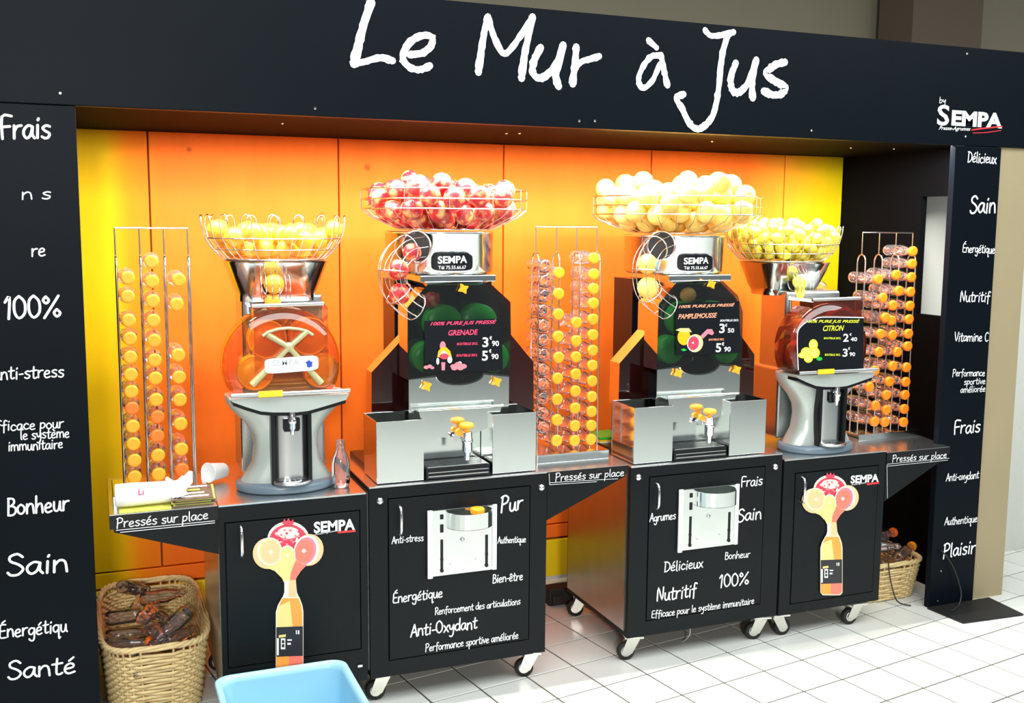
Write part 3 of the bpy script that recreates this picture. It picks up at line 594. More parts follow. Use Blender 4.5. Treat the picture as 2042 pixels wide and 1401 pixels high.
def pack(c, z0, r0, z1, r1, ztop, R, n, seed, hole=0):
    """drop fruits one by one into a bowl: cone z0..z1 with radius r0..r1, heaped up to ztop in the middle"""
    rr = random.Random(seed); done = []
    for _ in range(n):
        best = None; r = R * rr.uniform(.93, 1.05)
        for t in range(60):
            a = rr.uniform(0, 2 * PI); d = math.sqrt(rr.random()) * (r1 - r); x, y = d * math.cos(a), d * math.sin(a)
            z = z0 + r
            if d + r * 1.02 > r0:      # touches the sloping side
                z = max(z, z0 + (d + r * 1.1 - r0) / max(r1 - r0, 1e-6) * (z1 - z0) + r * .3)
            for (qx, qy, qz, qr) in done:
                dd = (qx - x) ** 2 + (qy - y) ** 2; s = (r + qr) * .985
                if dd < s * s: z = max(z, qz + math.sqrt(s * s - dd))
            cost = z + .10 * d
            if best is None or cost < best[0]: best = (cost, x, y, z)
        _, x, y, z = best
        if z > ztop: continue
        done.append((x, y, z, r))
    return [(Vector((c[0] + x, c[1] + y, z)), r) for x, y, z, r in done]

NUM = ['first', 'second', 'third', 'fourth', 'fifth', 'sixth', 'seventh', 'eighth', 'ninth', 'tenth', 'eleventh', 'twelfth', 'thirteenth', 'fourteenth', 'fifteenth', 'sixteenth', 'seventeenth', 'eighteenth', 'nineteenth', 'twentieth']
def heap(kind, items, where, group):
    zs = sorted(p.z for p, r in items); zt = zs[int(len(zs) * .78)]; cx = sum(p.x for p, r in items) / len(items); cy = sum(p.y for p, r in items) / len(items)
    R0 = max(abs(p.x - cx) for p, r in items); best = max(items, key=lambda t: t[0].z); lo = min(items, key=lambda t: t[0].x); hi = max(items, key=lambda t: t[0].x)
    cnt = {}; items = sorted(items, key=lambda t: t[0].x)
    def cls(p):
        return 'top' if p.z >= zt else 'left' if p.x < cx - R0 * .5 else 'right' if p.x > cx + R0 * .5 else 'front' if p.y < cy - R0 * .35 else 'o'
    for it in items:
        p, r = it
        if it is best: fruit(kind, p, r, 'highest %s of the heap in %s' % (kind, where), None); continue
        if it is lo: fruit(kind, p, r, 'outermost %s on the left side of %s' % (kind, where), None); continue
        if it is hi: fruit(kind, p, r, 'outermost %s on the right side of %s' % (kind, where), None); continue
        c_ = cls(p); cnt[c_] = cnt.get(c_, 0) + 1; n_ = cnt[c_]
        if c_ in ('top', 'front') and n_ <= 20:
            fruit(kind, p, r, '%s %s, %s from its left end, %s' % (kind, 'on top of the heap' if c_ == 'top' else 'low behind the front wires', NUM[n_ - 1], 'in ' + where), group + (', on top' if c_ == 'top' else ', front')); continue
        if p.z >= zt: k = 'brightly lit on top of the heap in'
        elif p.x < cx - R0 * .5: k = 'against the left wires of'
        elif p.x > cx + R0 * .5: k = 'against the right wires of'
        elif p.y < cy - R0 * .35: k = 'low behind the front wires of'
        elif p.y > cy + R0 * .35: k = 'at the back of'
        else: k = 'buried in the middle of'
        fruit(kind, p, r, '%s %s %s' % (kind, k, where), group + ', ' + k.split(' of')[0])

# ------------------------------------------------------------------ wire helpers
def ringpts(c, r, z, n=40): return [(c[0] + r * math.cos(2 * PI * i / n), c[1] + r * math.sin(2 * PI * i / n), z) for i in range(n)]
def star(root, px, py, Y, s=.017, mat_='starknob', depth=.016):
    p = at(px, py, Y); pts = []
    for i in range(16):
        a = 2 * PI * i / 16 + .45; r = s * (1.2 if i % 4 == 0 else .80 if i % 4 in (1, 3) else .62); pts.append((p.x + r * math.cos(a), p.z + r * math.sin(a)))
    B = MB(); B.prism(pts, Y - depth, Y - .004, 0); B.lathe([(.006, 0), (.006, -.006)], (p.x, Y, p.z), 10, 1, 'y'); B.build('star_knob', [mat_, 'plasticblack'], root, .0015)

# ------------------------------------------------------------------ big presses (pomegranate, grapefruit)
def big_press(dx, dz, label, sign):
    d = Vector((dx, 0, dz)); r = thing('juice_press', (1.16 + dx, 3.6, .783 + dz), label, 'juicer')
    def fin(B, name, mats, parent=None, bevel=0):
        for v in B.v: v += d
        return B.build(name, mats, parent or r, bevel)
    q = P2
    B = MB(); B.box((.885, 3.45, .783), (1.45, 3.86, .80)); B.box((1.03, 3.515, .80), (1.40, 3.60, 1.10)); B.box((1.02, 3.70, .80), (1.40, 3.86, 1.46)); fin(B, 'housing', 'plasticblack')
    for x0 in (.867, 1.287):
        B = MB(); x1 = x0 + .166; t = .003; z0, z1 = .786, .999
        B.box((x0, 3.38, z0), (x1, 3.38 + t, z1)); B.box((x0, 3.56, z0), (x1, 3.56 + t, z1)); B.box((x0, 3.38 + t, z0), (x0 + t, 3.56, z1)); B.box((x1 - t, 3.38 + t, z0), (x1, 3.56, z1)); B.box((x0 + t, 3.38 + t, z0), (x1 - t, 3.56, z0 + t))
        o = fin(B, 'peel_container', 'steel', None, .0015)
    B = MB(); B.box((1.042, 3.385, .785), (1.28, 3.50, .822)); tr_ = fin(B, 'drip_tray', 'plasticblack', None, .003)
    B = MB()
    for k in range(6): B.box((1.05, 3.392 + k * .017, .8225), (1.272, 3.400 + k * .017, .826))
    B.box((1.05, 3.382, .792), (1.272, 3.3848, .796)); B.box((1.05, 3.382, .806), (1.272, 3.3848, .809)); fin(B, 'drip_grille', 'steel2', tr_)
    B = MB(); B.box((1.038, 3.505, .80), (1.285, 3.512, 1.0)); fin(B, 'back_plate', 'steel')
    B = MB(); arc = [(1.19 + .088 * math.cos(a), 1.138 - .036 * math.sin(a)) for a in [PI * (1 - i / 12) for i in range(13)]]
    B.prism([(1.003, .97), (1.378, .985), (1.378, 1.124)] + arc[::-1] + [(1.003, 1.128)], 3.458, 3.464); fin(B, 'steel_shield', 'steel')
    B = MB(); pts = [q(836, 822, 3.41), q(1000, 812, 3.41), q(990, 846, 3.41), q(946, 864, 3.41), q(900, 872, 3.41), q(846, 872, 3.41)]
    B.prism(pts, 3.41, 3.456); 
    a, b = q(834, 818, 3.405), q(1004, 809, 3.405); B.tube([(a[0], 3.408, a[1]), (b[0], 3.408, b[1])], .006, 8); fin(B, 'juice_basin', 'steel', None, .002)
    # tap
    p = at(930, 868, 3.38); B = MB(); B.tube([(p.x, 3.42, p.z + .004), (p.x, 3.372, p.z + .004)], .013, 12); B.lathe([(.009, -.085), (.011, -.06), (.018, -.052), (.018, -.022), (.021, -.02), (.021, -.012), (.018, -.01), (.018, .012), (.014, .016)], (p.x, 3.372, p.z), 18); B.lathe([(.013, 0), (.013, .02)], (p.x - .035, 3.38, p.z - .005), 12, 0, 'y'); B.tube([(p.x - .035, 3.39, p.z - .005), (p.x, 3.385, p.z)], .008, 8); tp = fin(B, 'tap', 'chrome')
    B = MB(); p2 = at(910, 854, 3.375); B.tube([(p.x, 3.372, p.z + .012), (p.x - .004, 3.366, p.z + .03)], .010, 10); B.lathe([(.004, -.012), (.024, -.008), (.026, 0), (.022, .008), (.004, .012)], (p.x - .006, 3.362, p.z + .040), 20, 0, 'z'); B.lathe([(.012, .0), (.012, .016)], (p.x - .026, 3.378, p.z + .012), 12, 0, 'y'); fin(B, 'tap_lever', 'starknob', tp)
    # hoods
    B = MB(); Yc = 3.455; pts = [q(812, 757, Yc), q(812, 612, Yc), q(852, 567, Yc), q(966, 562, Yc), q(1003, 594, Yc), q(1016, 630, Yc), q(1017, 751, Yc)]; pts = pts[::-1]
    arc = [(1.19 + .088 * math.cos(a), 1.132 - .034 * math.sin(a)) for a in [PI * (1 - i / 12) for i in range(13)]]
    pts2 = pts[:-1] + [pts[-1]] + arc; B.prism(pts2, Yc - .004, Yc + .10); fin(B, 'front_cover', 'smoke')
    B = MB(); Yh = 3.57; pts = [q(741, 834, Yh), q(741, 742, Yh), q(806, 672, Yh), q(806, 612, Yh), q(838, 568, Yh), q(975, 562, Yh), q(1018, 602, Yh), q(1019, 667, Yh), q(1064, 722, Yh), q(1064, 832, Yh)]
    B.prism(pts[::-1], Yh, 3.65); fin(B, 'side_hood', 'smokered')
    for px, py, rr_, mt in ((884, 645, .068, 'green'), (955, 643, .068, 'green'), (852, 712, .055, 'green'), (985, 712, .055, 'green')):
        p = at(px, py, 3.50); B = MB(); B.lathe([(rr_ * .3, 0), (rr_ * .96, -.004), (rr_, 0), (rr_, .05), (rr_ * .9, .052)], (p.x, 3.492, p.z), 28, 0, 'y'); fin(B, 'pressing_drum', mt)
    # hopper
    B = MB(); B.lathe([(.13, 1.487), (.188, 1.487), (.196, 1.497), (.198, 1.628), (.204, 1.634), (.198, 1.638), (.15, 1.63)], (1.18, 3.66, 0), 40); fin(B, 'hopper', 'steel')
    B = MB(); B.box((1.05, 3.47, 1.462), (1.33, 3.78, 1.486)); B.box((1.08, 3.50, 1.45), (1.30, 3.75, 1.462)); fin(B, 'top_plate', 'steel', None, .003)
    B = MB(); cx, cz = 1.166, 1.532; n = 24; ring = []
    for i in range(n):
        a = 2 * PI * i / n; ca, sa = math.cos(a), math.sin(a); x = cx + .074 * math.copysign(abs(ca) ** .4, ca); z = cz + .030 * math.copysign(abs(sa) ** .4, sa); ring.append((x, z))
    top_ = ring[:13]; bot_ = [ring[-i % n] for i in range(13)]      # same x, upper and lower edge
    vo_ = [(x, 3.66 - math.sqrt(.204 ** 2 - (x - 1.18) ** 2), z) for x, z in top_ + bot_]; vi_ = [(x, 3.66 - math.sqrt(.198 ** 2 - (x - 1.18) ** 2), z) for x, z in top_ + bot_]
    B.add(vo_ + vi_, [(i, i + 1, 14 + i, 13 + i) for i in range(12)] + [(i, i + 1, 27 + i, 26 + i) for i in range(12)] + [(13 + i, 14 + i, 40 + i, 39 + i) for i in range(12)]); lb = fin(B, 'label_plate', 'signblack')
    B = MB(); Y = 3.4545
    def lay(B):      # wrap flat lettering round the drum
        for v in B.v: v.y = 3.66 - math.sqrt(.2055 ** 2 - (v.x - 1.18) ** 2)
    a = P2(874, 524, Y)
    ftext(B, 'SEMPA', (875, 526), (932, 524), 15, Y, 0, 0, .03); ftext(B, 'Tél 75.55.66.67', (876, 537), (930, 536), 7, Y, 0, 0, .01); lay(B); fin(B, 'lettering', 'white', lb)
    # dark chute mouth in the drum and bent wire chute
    cp = sign['chute']; mc = at(*cp[0]) - d; dc = Vector((1.18, 3.66, mc.z)); nx = (mc - dc).normalized(); mc = dc + nx * .2; sx_ = Vector((-nx.y, nx.x, 0))
    B = MB()
    B.add([mc + nx * .014 + sx_ * .05 * math.cos(2 * PI * i / 24) + Vector((0, 0, .052 * math.sin(2 * PI * i / 24))) for i in range(24)], [tuple(range(24))]); B.tube([mc + nx * .014 + sx_ * .053 * math.cos(2 * PI * i / 24) + Vector((0, 0, .055 * math.sin(2 * PI * i / 24))) for i in range(24)], .004, 6, 1, True); fin(B, 'chute_mouth', ['gap', 'chrome'])
    path = [mc + nx * .01] + [at(*c) - d for c in cp[1:]]
    P = []
    for i in range(len(path) - 1):
        a0, a1, a2, a3 = path[max(i - 1, 0)], path[i], path[i + 1], path[min(i + 2, len(path) - 1)]
        for k in range(4): t = k / 4; P.append(.5 * ((2 * a1) + (a2 - a0) * t + (2 * a0 - 5 * a1 + 4 * a2 - a3) * t * t + (3 * a1 - a0 - 3 * a2 + a3) * t ** 3))
    P.append(path[-1]); lines = [[] for _ in range(8)]; frames = []
    for i, pt in enumerate(P):
        t = (P[min(i + 1, len(P) - 1)] - P[max(i - 1, 0)]).normalized(); bb = t.cross(Vector((.55, .83, 0)).cross(t)).normalized() if False else Vector((.3, -.95, 0)); bb = (bb - t * bb.dot(t)).normalized(); aa = t.cross(bb); frames.append((pt, aa, bb))
        for j in range(8): an = 2 * PI * j / 8; lines[j].append(pt + (aa * math.cos(an) + bb * math.sin(an)) * .048)
    ch = None
    B = MB()
    for ln in lines: B.tube(ln, .0017, 5)
    ch = fin(B, 'chute', 'chrome')
    for i in (3, 9, 14, len(P) - 1):
        B = MB(); pt, aa, bb = frames[i]; B.tube([pt + (aa * math.cos(2 * PI * j / 20) + bb * math.sin(2 * PI * j / 20)) * .049 for j in range(20)], .0024, 5, 0, True); fin(B, 'chute_ring', 'chrome', ch)
    star(r, *sign['stars'][0], 3.448); star(r, *sign['stars'][1], 3.456); star(r, *sign['stars'][2], 3.456)
    # basket
    bc = (1.2 + sign.get('bx', 0), 3.66); rb = sign['rb']; B = MB(); B.tube(ringpts(bc, .175, 1.645), .0028, 6, 0, True)
    for i in range(30):
        a = 2 * PI * i / 30; B.tube([(bc[0] + .175 * math.cos(a), bc[1] + .175 * math.sin(a), 1.645), (bc[0] + (rb - .03) * math.cos(a), bc[1] + (rb - .03) * math.sin(a), 1.69), (bc[0] + rb * math.cos(a), bc[1] + rb * math.sin(a), 1.716)], .0015, 4)
    bk = fin(B, 'fruit_basket', 'chrome')
    for z in (1.716, 1.75, 1.785): fin(MB().tube(ringpts(bc, rb, z, 56), .0026, 6, 0, True), 'basket_ring', 'chrome', bk)
    B = MB()
    for i in range(12): a = 2 * PI * (i + .5) / 12; B.tube([(bc[0] + rb * math.cos(a), bc[1] + rb * math.sin(a), 1.716), (bc[0] + rb * math.cos(a), bc[1] + rb * math.sin(a), 1.785)], .0022, 5)
    B.lathe([(.02, 1.642), (.172, 1.642), (.172, 1.646)], (bc[0], bc[1], 0), 32); fin(B, 'basket_uprights', 'chrome', bk)
    # price sign
    Ys = 3.442; B = MB(); pts = [at(x, y, Ys) for x, y in sign['rect']]; n = len(pts)
    B.loft([[(p.x, Ys + .004, p.z) for p in pts], [(p.x, Ys, p.z) for p in pts]], 0, False); sg = B.build('price_sign', 'signblack', r)
    B = MB(); Yt = Ys - .0015
    for t, p0, p1, c, mi, sh in sign['text']: ftext(B, t, p0, p1, c, Yt, mi, sh, .022)
    B.build('lettering', ['white', sign['col']], sg)
    B = MB(); sign['art'](B, Yt); B.build('picture', ['art_white', 'art_pink', 'art_red', 'art_peach', 'drumyellow', 'green', 'art_yellow', 'lemonp'], sg)
    return r, bc, rb, d
def pom_art(B, Y):
    disc(B, 883, 690, 6, 10, Y - .0001, 1, 16); flat(B, [(872, 712), (874, 700), (881, 692), (890, 692), (898, 700), (901, 712)], Y - .0002, 4); flat(B, [(875, 708), (885, 698), (896, 708), (886, 704)], Y - .0003, 0)
    disc(B, 886, 710, 9, 6, Y - .0004, 2, 16); flat(B, [(880, 722), (888, 722), (887, 738), (881, 738)], Y - .0005, 1); disc(B, 897, 717, 5, 7, Y - .0004, 0, 12); disc(B, 873, 720, 3, 7, Y - .0004, 0, 12)
    for x, y, s in ((850, 732, 5), (857, 730, 5), (862, 733, 4), (904, 730, 6), (914, 727, 8), (924, 730, 7), (918, 733, 7), (906, 734, 6)): disc(B, x, y, s, s * .7, Y - .0005 - .00002 * x % 7, 1, 14)
    disc(B, 917, 724, 4, 4, Y - .0009, 0, 12); disc(B, 917, 725, 1.6, 1.6, Y - .001, 2, 8)
def grape_art(B, Y):
    disc(B, 1364, 672, 13, 16, Y - .0001, 4, 20); flat(B, [(1347, 658), (1356, 654), (1374, 654), (1380, 662), (1362, 662)], Y - .0002, 6); disc(B, 1386, 684, 16, 18, Y - .0003, 6, 24, .2); disc(B, 1383, 684, 13, 16, Y - .0004, 0, 24, .2); disc(B, 1383, 684, 11, 14, Y - .0005, 2, 24, .2); disc(B, 1382, 683, 2, 2, Y - .0006, 0, 8)
    flat(B, [(1396, 670), (1410, 656), (1420, 656), (1424, 664), (1420, 668), (1412, 665), (1402, 675)], Y - .0003, 1); flat(B, [(1357, 697), (1364, 694), (1370, 698), (1363, 700)], Y - .0002, 5)
pA = big_press(0, 0, 'tall steel juice press under the pomegranate basket with GRENADE price sign', dict(rb=.302, chute=((832, 492, 3.50), (803, 500, 3.45), (783, 530, 3.43), (786, 570, 3.43), (806, 597, 3.44), (828, 612, 3.455)), stars=((922, 575), (849, 769), (988, 760)), rect=((847, 640), (1000, 635), (1003, 738), (847, 741)), col='pink', art=pom_art,
    text=(('100% PURE JUS PRESSÉ', (858, 651), (990, 647), 11, 1, .35), ('GRENADE', (894, 669), (953, 667), 11, 1, .2), ('BOUTEILLE 25CL', (911, 688), (953, 687), 5, 1, .2), ('BOUTEILLE 50CL', (910, 711), (952, 710), 5, 1, .2),
          ('3', (962, 692), (974, 692), 20, 0, 0), ('€', (976, 677), (981, 677), 7, 0, 0), ('90', (981, 690), (995, 690), 11, 0, 0), ('5', (961, 719), (973, 719), 20, 0, 0), ('€', (975, 703), (980, 703), 7, 0, 0), ('90', (980, 716), (994, 716), 11, 0, 0))))
pB = big_press(.985, -.01, 'tall steel juice press under the grapefruit basket with PAMPLEMOUSSE price sign', dict(rb=.335, bx=-.015, chute=((1318, 490, 3.50), (1302, 500, 3.46), (1288, 528, 3.43), (1290, 570, 3.43), (1306, 595, 3.44), (1330, 612, 3.455)), stars=((1416, 566), (1350, 743), (1466, 736)), rect=((1347, 605), (1474, 600), (1477, 703), (1349, 708)), col='salmon', art=grape_art,
    text=(('100% PURE JUS PRESSÉ', (1353, 616), (1465, 612), 9, 1, .35), ('PAMPLEMOUSSE', (1352, 636), (1430, 633), 10, 1, .3), ('BOUTEILLE 25CL', (1436, 641), (1473, 640), 4, 0, .2), ('BOUTEILLE 50CL', (1413, 679), (1444, 678), 4, 1, .2),
          ('3', (1434, 664), (1445, 664), 19, 0, 0), ('€', (1446, 651), (1450, 651), 6, 0, 0), ('50', (1451, 663), (1464, 663), 9, 0, 0), ('5', (1427, 702), (1438, 702), 18, 0, 0), ('€', (1439, 689), (1444, 689), 7, 0, 0), ('90', (1444, 701), (1457, 701), 10, 0, 0))))

heap('pomegranate', pack(pA[1], 1.645, .175, 1.716, .295, 1.825, .038, 78, 5), 'the round wire basket', 'pomegranates')
bc = (pB[1][0] + .985, pB[1][1])
heap('grapefruit', pack(bc, 1.636, .175, 1.708, .325, 1.845, .0415, 92, 8), 'the widest wire basket', 'grapefruits')
def cf(kind, px, py, Y, r, lab): p = at(px, py, Y); fruit(kind, p, r, lab, None)
cf('pomegranate', 794, 537, 3.43, .036, 'pomegranate in the middle of the wire chute, red on its left side'); cf('pomegranate', 797, 586, 3.445, .037, 'pale pomegranate in the lower bend of the wire chute'); cf('pomegranate', 822, 503, 3.455, .032, 'pale pomegranate at the dark mouth of the wire chute')
cf('pomegranate', 860, 598, 3.51, .030, 'pomegranate behind the smoked cover of the left tall press')
cf('grapefruit', 1291, 526, 3.43, .038, 'grapefruit in the middle of the wire chute'); cf('grapefruit', 1292, 573, 3.445, .041, 'pitted grapefruit in the lower bend of the wire chute'); cf('grapefruit', 1372, 588, 3.51, .032, 'grapefruit behind the smoked cover of the right tall press')

# ------------------------------------------------------------------ small presses (oranges, lemons)
def small_press(dx, dy, dz, hy, label, lens, box_m, drum_m, hx=0):
    r = thing('juice_press', (.588 + dx, 3.56 + dy, .766 + dz), label, 'juicer')
    D0 = Vector((dx, dy, dz))
    def fin(B, name, mats, parent=None, bevel=0, hop=False):
        for v in B.v: v += D0 + (Vector((hx, hy, 0)) if hop else Vector((0, 0, 0)))
        return B.build(name, mats, parent or r, bevel)
    q = P2; cx = .588
    B = MB(); B.lathe([(.14, .767), (.163, .768), (.168, .775), (.168, .79), (.160, .797), (.02, .799)], (cx, 3.54, 0), 44, 0, 'z', True, .76); fin(B, 'base', 'rim')
    B = MB(); rings = []
    for z, a, b in ((.798, .152, .10), (.82, .140, .10), (.86, .114, .095), (.92, .106, .09), (.96, .112, .09), (1.0, .136, .095), (1.04, .175, .10), (1.07, .195, .105), (1.095, .198, .105)):
        rings.append([(cx + a * math.copysign(abs(math.cos(t)) ** .7, math.cos(t)), 3.535 + b * .72 * math.copysign(abs(math.sin(t)) ** .7, math.sin(t)), z) for t in [2 * PI * i / 40 for i in range(40)]])
    B.loft(rings); fin(B, 'body', 'silver')
    B = MB(); cc = (.592, 3.474); rad = .06
    arc = [(cc[0] + rad * math.cos(a), cc[1] - rad * math.sin(a) * .55) for a in [PI * i / 16 for i in range(17)]]
    B.loft([[(x, y, .80) for x, y in arc], [(x, y, 1.045) for x, y in arc]], 0, True); fin(B, 'column', 'steel2')
    B = MB()
    for s in (-1, 1): B.box((cc[0] + s * .061 - .006, 3.436, .80), (cc[0] + s * .061 + .006, 3.49, 1.05))
    B.prism([(cc[0] - .028, .985), (cc[0] - .024, .976), (cc[0] + .024, .976), (cc[0] + .028, .985), (cc[0] + .028, 1.02), (cc[0] - .028, 1.02)], 3.434, 3.45); fin(B, 'column_edges', 'plasticblack', None, .002)
    B = MB(); B.lathe([(.02, .801), (.062, .801), (.064, .806), (.06, .81), (.02, .81)], (cc[0], 3.435, 0), 28, 0, 'z', True, .7)
    for i in range(5): B.lathe([(.006, .8102), (.006, .811)], (cc[0] - .036 + .018 * i, 3.43, 0), 8, 1)
    fin(B, 'drip_plate', ['steel2', 'gap'])
    B = MB(); B.lathe([(.006, .968), (.008, .985), (.013, .99), (.013, 1.005), (.016, 1.007), (.016, 1.02), (.012, 1.025), (.012, 1.045)], (cc[0], 3.42, 0), 16); B.tube([(cc[0], 3.42, 1.0), (cc[0], 3.45, 1.0)], .008, 8); fin(B, 'spout', 'chrome')
    Yb = 3.425
    up = [q(457, 796, Yb), q(697, 785, Yb)]; low = [q(x, y, Yb) for x, y in ((690, 797), (640, 812), (615, 819), (590, 822), (545, 822), (520, 820), (490, 811), (465, 802))]
    B = MB(); B.prism(([up[0], up[1]] + low)[::-1], Yb, Yb + .07); fin(B, 'juice_basin', 'silver', None, .002)
    B = MB(); l2 = [(x, z) for x, z in low]; B.prism(l2 + [(x, z - .012) for x, z in l2[::-1]], Yb + .004, Yb + .075); fin(B, 'basin_trim', 'plasticblack')
    a, b = q(461, 790, 3.405), q(699, 779, 3.405); B = MB(); B.tube([(a[0], 3.415, a[1]), (b[0], 3.415, b[1])], .0075, 10); bar = fin(B, 'front_bar', 'steel2')
    B = MB(); c = q(540, 786, 3.40); B.box((c[0] - .039, 3.402, c[1] - .009), (c[0] + .039, 3.4065, c[1] + .011)); 
    for k in range(5): B.box((c[0] - .03 + k * .013, 3.4005, c[1] - .003), (c[0] - .022 + k * .013, 3.402, c[1] + .001))
    fin(B, 'bar_clip', 'yellow', bar, .001)
    B = MB(); B.box((.462, 3.60, 1.09), (.735, 3.78, 1.42)); B.box((.452, 3.62, .80), (.742, 3.80, 1.1)); fin(B, 'rear_housing', 'steel2', None, .01)
    # drums behind the lens
    for px, py, rr_, mt in ((532, 676, .064, drum_m[0]), (615, 670, .064, drum_m[0]), (508, 742, .058, drum_m[1]), (640, 738, .058, drum_m[1])):
        p = at(px, py, 3.52); B = MB(); B.lathe([(rr_ * .3, -.001), (rr_ * .93, 0), (rr_, .006), (rr_, .05)], (p.x, 3.505, p.z), 30, 0, 'y'); B.tube([(p.x + rr_ * .96 * math.cos(2 * PI * i / 30), 3.507, p.z + rr_ * .96 * math.sin(2 * PI * i / 30)) for i in range(30)], .004, 6, 1, True); fin(B, 'pressing_drum', [mt, drum_m[1]])
    # cover: box above, round lens below
    B = MB(); ptsb = [(.478, 1.15), (.722, 1.15), (.722, 1.385), (.712, 1.397), (.488, 1.397), (.478, 1.385)]; B.prism(ptsb, 3.45, 3.598); fin(B, 'upper_cover', box_m)
    B = MB(); p0, p1 = q(502, 610, 3.45), q(645, 605, 3.45); B.tube([(p0[0], 3.448, p0[1]), (p1[0], 3.448, p1[1])], .007, 10); fin(B, 'cover_rail', 'steel2')
    c = q(567, 728, 3.44); R0 = .192; zc = 1.105; a0 = math.asin((zc - c[1]) / R0); n = 40; ring = [(c[0] + R0 * math.cos(a0 + (PI - 2 * a0) * i / n), c[1] + R0 * math.sin(a0 + (PI - 2 * a0) * i / n)) for i in range(n + 1)]
    def sc(f): return [(c[0] + (x - c[0]) * f, max(zc, c[1] + (z - c[1]) * f)) for x, z in ring]
    B = MB(); B.loft([[(x, y, z) for x, z in sc(f)] for y, f in ((3.56, 1), (3.47, 1), (3.445, .93), (3.437, .80))], 0, True); fin(B, 'round_cover', lens)
    B = MB(); x0, z0 = q(576, 692, 3.43)
    for ex, ey, w0, w1 in ((534, 667, .012, .016), (612, 661, .012, .016), (503, 768, .012, .018), (641, 764, .012, .018)):
        e = q(ex, ey, 3.43); B.tube([(x0, 3.427, z0), ((x0 + e[0]) / 2, 3.43, (z0 + e[1]) / 2), (e[0], 3.434, e[1])], [.009, w0 * .8, w1 * .66], 8)
    B.lathe([(.017, .004), (.016, -.008), (.006, -.012)], (x0, 3.43, z0), 16, 0, 'y')
    arcp = [q(x, y, 3.43) for x, y in ((524, 670), (535, 662), (555, 656), (575, 654), (595, 656), (612, 660), (624, 668))]; B.tube([(x, 3.43, z) for x, z in arcp], .005, 6); fin(B, 'cross_handle', 'cream')
    # funnel
    B = MB(); rings = []
    for z, a, b, e in ((1.400, .128, .085, .5), (1.425, .130, .09, .5), (1.43, .134, .10, .5), (1.53, .170, .15, .6), (1.537, .176, .156, .6)):
        rings.append([(cx - .008 + a * math.copysign(abs(math.cos(t)) ** e, math.cos(t)), 3.62 + b * math.copysign(abs(math.sin(t)) ** e, math.sin(t)), z) for t in [2 * PI * i / 40 for i in range(40)]])
    B.loft(rings); fin(B, 'funnel', 'steel', None, 0, True)
    yw = 3.505; B = MB(); m0 = (.553, 1.465); B.add([(m0[0] + .036 * math.cos(2 * PI * i / 20), yw + .0, m0[1] + .045 * math.sin(2 * PI * i / 20)) for i in range(20)], [tuple(range(20))]); B.tube([(m0[0] + .037 * math.cos(2 * PI * i / 20), yw, m0[1] + .046 * math.sin(2 * PI * i / 20)) for i in range(20)], .003, 6, 1, True); fin(B, 'feed_mouth', ['gap', 'chrome'], None, 0, True)
    B = MB()
    for xo in (-.045, -.03, -.01, .012, .034, .048): B.tube([(m0[0] + xo * .8, yw + .01, 1.505), (m0[0] + xo, yw - .05, 1.49), (m0[0] + xo, yw - .065, 1.46), (m0[0] + xo, yw - .06, 1.415)], .0018, 5)
    fin(B, 'feed_cage', 'chrome', None, 0, True)
    # basket of hairpins
    bcx, bcy = cx - .005, 3.64; B = MB(); B.tube(ringpts((bcx, bcy), .172, 1.542), .003, 6, 0, True); B.lathe([(.02, 1.538), (.168, 1.538), (.168, 1.542)], (bcx, bcy, 0), 28); bk = fin(B, 'fruit_basket', 'chrome', None, 0, True)
    for z, rr_ in ((1.575, .208), (1.612, .232)): fin(MB().tube(ringpts((bcx, bcy), rr_, z, 48), .0022, 6, 0, True), 'basket_ring', 'chrome', bk, 0, True)
    for k in range(18):
        a0 = 2 * PI * k / 18; w_ = .075
        def pt(a, rr_, z): return (bcx + rr_ * math.cos(a), bcy + rr_ * math.sin(a), z)
        B = MB(); pts = [pt(a0 - w_, .172, 1.542), pt(a0 - w_, .208, 1.575), pt(a0 - w_, .232, 1.612), pt(a0 - w_, .243, 1.66)]
        for i in range(7): t = PI * i / 6; pts.append(pt(a0 - w_ * math.cos(t), .244, 1.668 + .022 * math.sin(t)))
        pts += [pt(a0 + w_, .243, 1.66), pt(a0 + w_, .232, 1.612), pt(a0 + w_, .208, 1.575), pt(a0 + w_, .172, 1.542)]
        B.tube(pts, .0019, 5); fin(B, 'wire_loop', 'chrome', bk, 0, True)
    return r, Vector((bcx + dx + hx, bcy + dy + hy, dz)), Vector((m0[0] + dx + hx, yw + dy + hy - .03, dz))
qA = small_press(0, 0, 0, .02, 'grey hourglass orange press with amber round cover and white maker label', 'amber', 'paleamber', ('drumorange', 'drumyellow'))
qB = small_press(2.185, -.04, -.022, .12, 'hourglass lemon press at right with black CITRON price sign', 'redamber', 'redamber', ('drumorange', 'orangecap2'), -.035)
heap('orange', pack((qA[1].x, qA[1].y), 1.545, .172, 1.63, .24, 1.645, .0325, 76, 3), 'the leftmost wire basket', 'oranges')
heap('lemon', pack((qB[1].x, qB[1].y), 1.523, .172, 1.61, .24, 1.705, .0235, 190, 4), 'the rightmost wire basket', 'lemons')
fruit('orange', qA[2] + Vector((0, 0, 1.463)), .034, 'orange behind the wires of the steel feed mouth', None); fruit('orange', qA[2] + Vector((-.003, .01, 1.405)), .028, 'orange sitting lower, just above the round cover', None)
fruit('lemon', qB[2] + Vector((0, 0, 1.455)), .028, 'lemon lying in the feed mouth of the right funnel', None); fruit('lemon', qB[2] + Vector((.012, .012, 1.415)), .024, 'lemon below the right funnel, touching the cover rail', None)
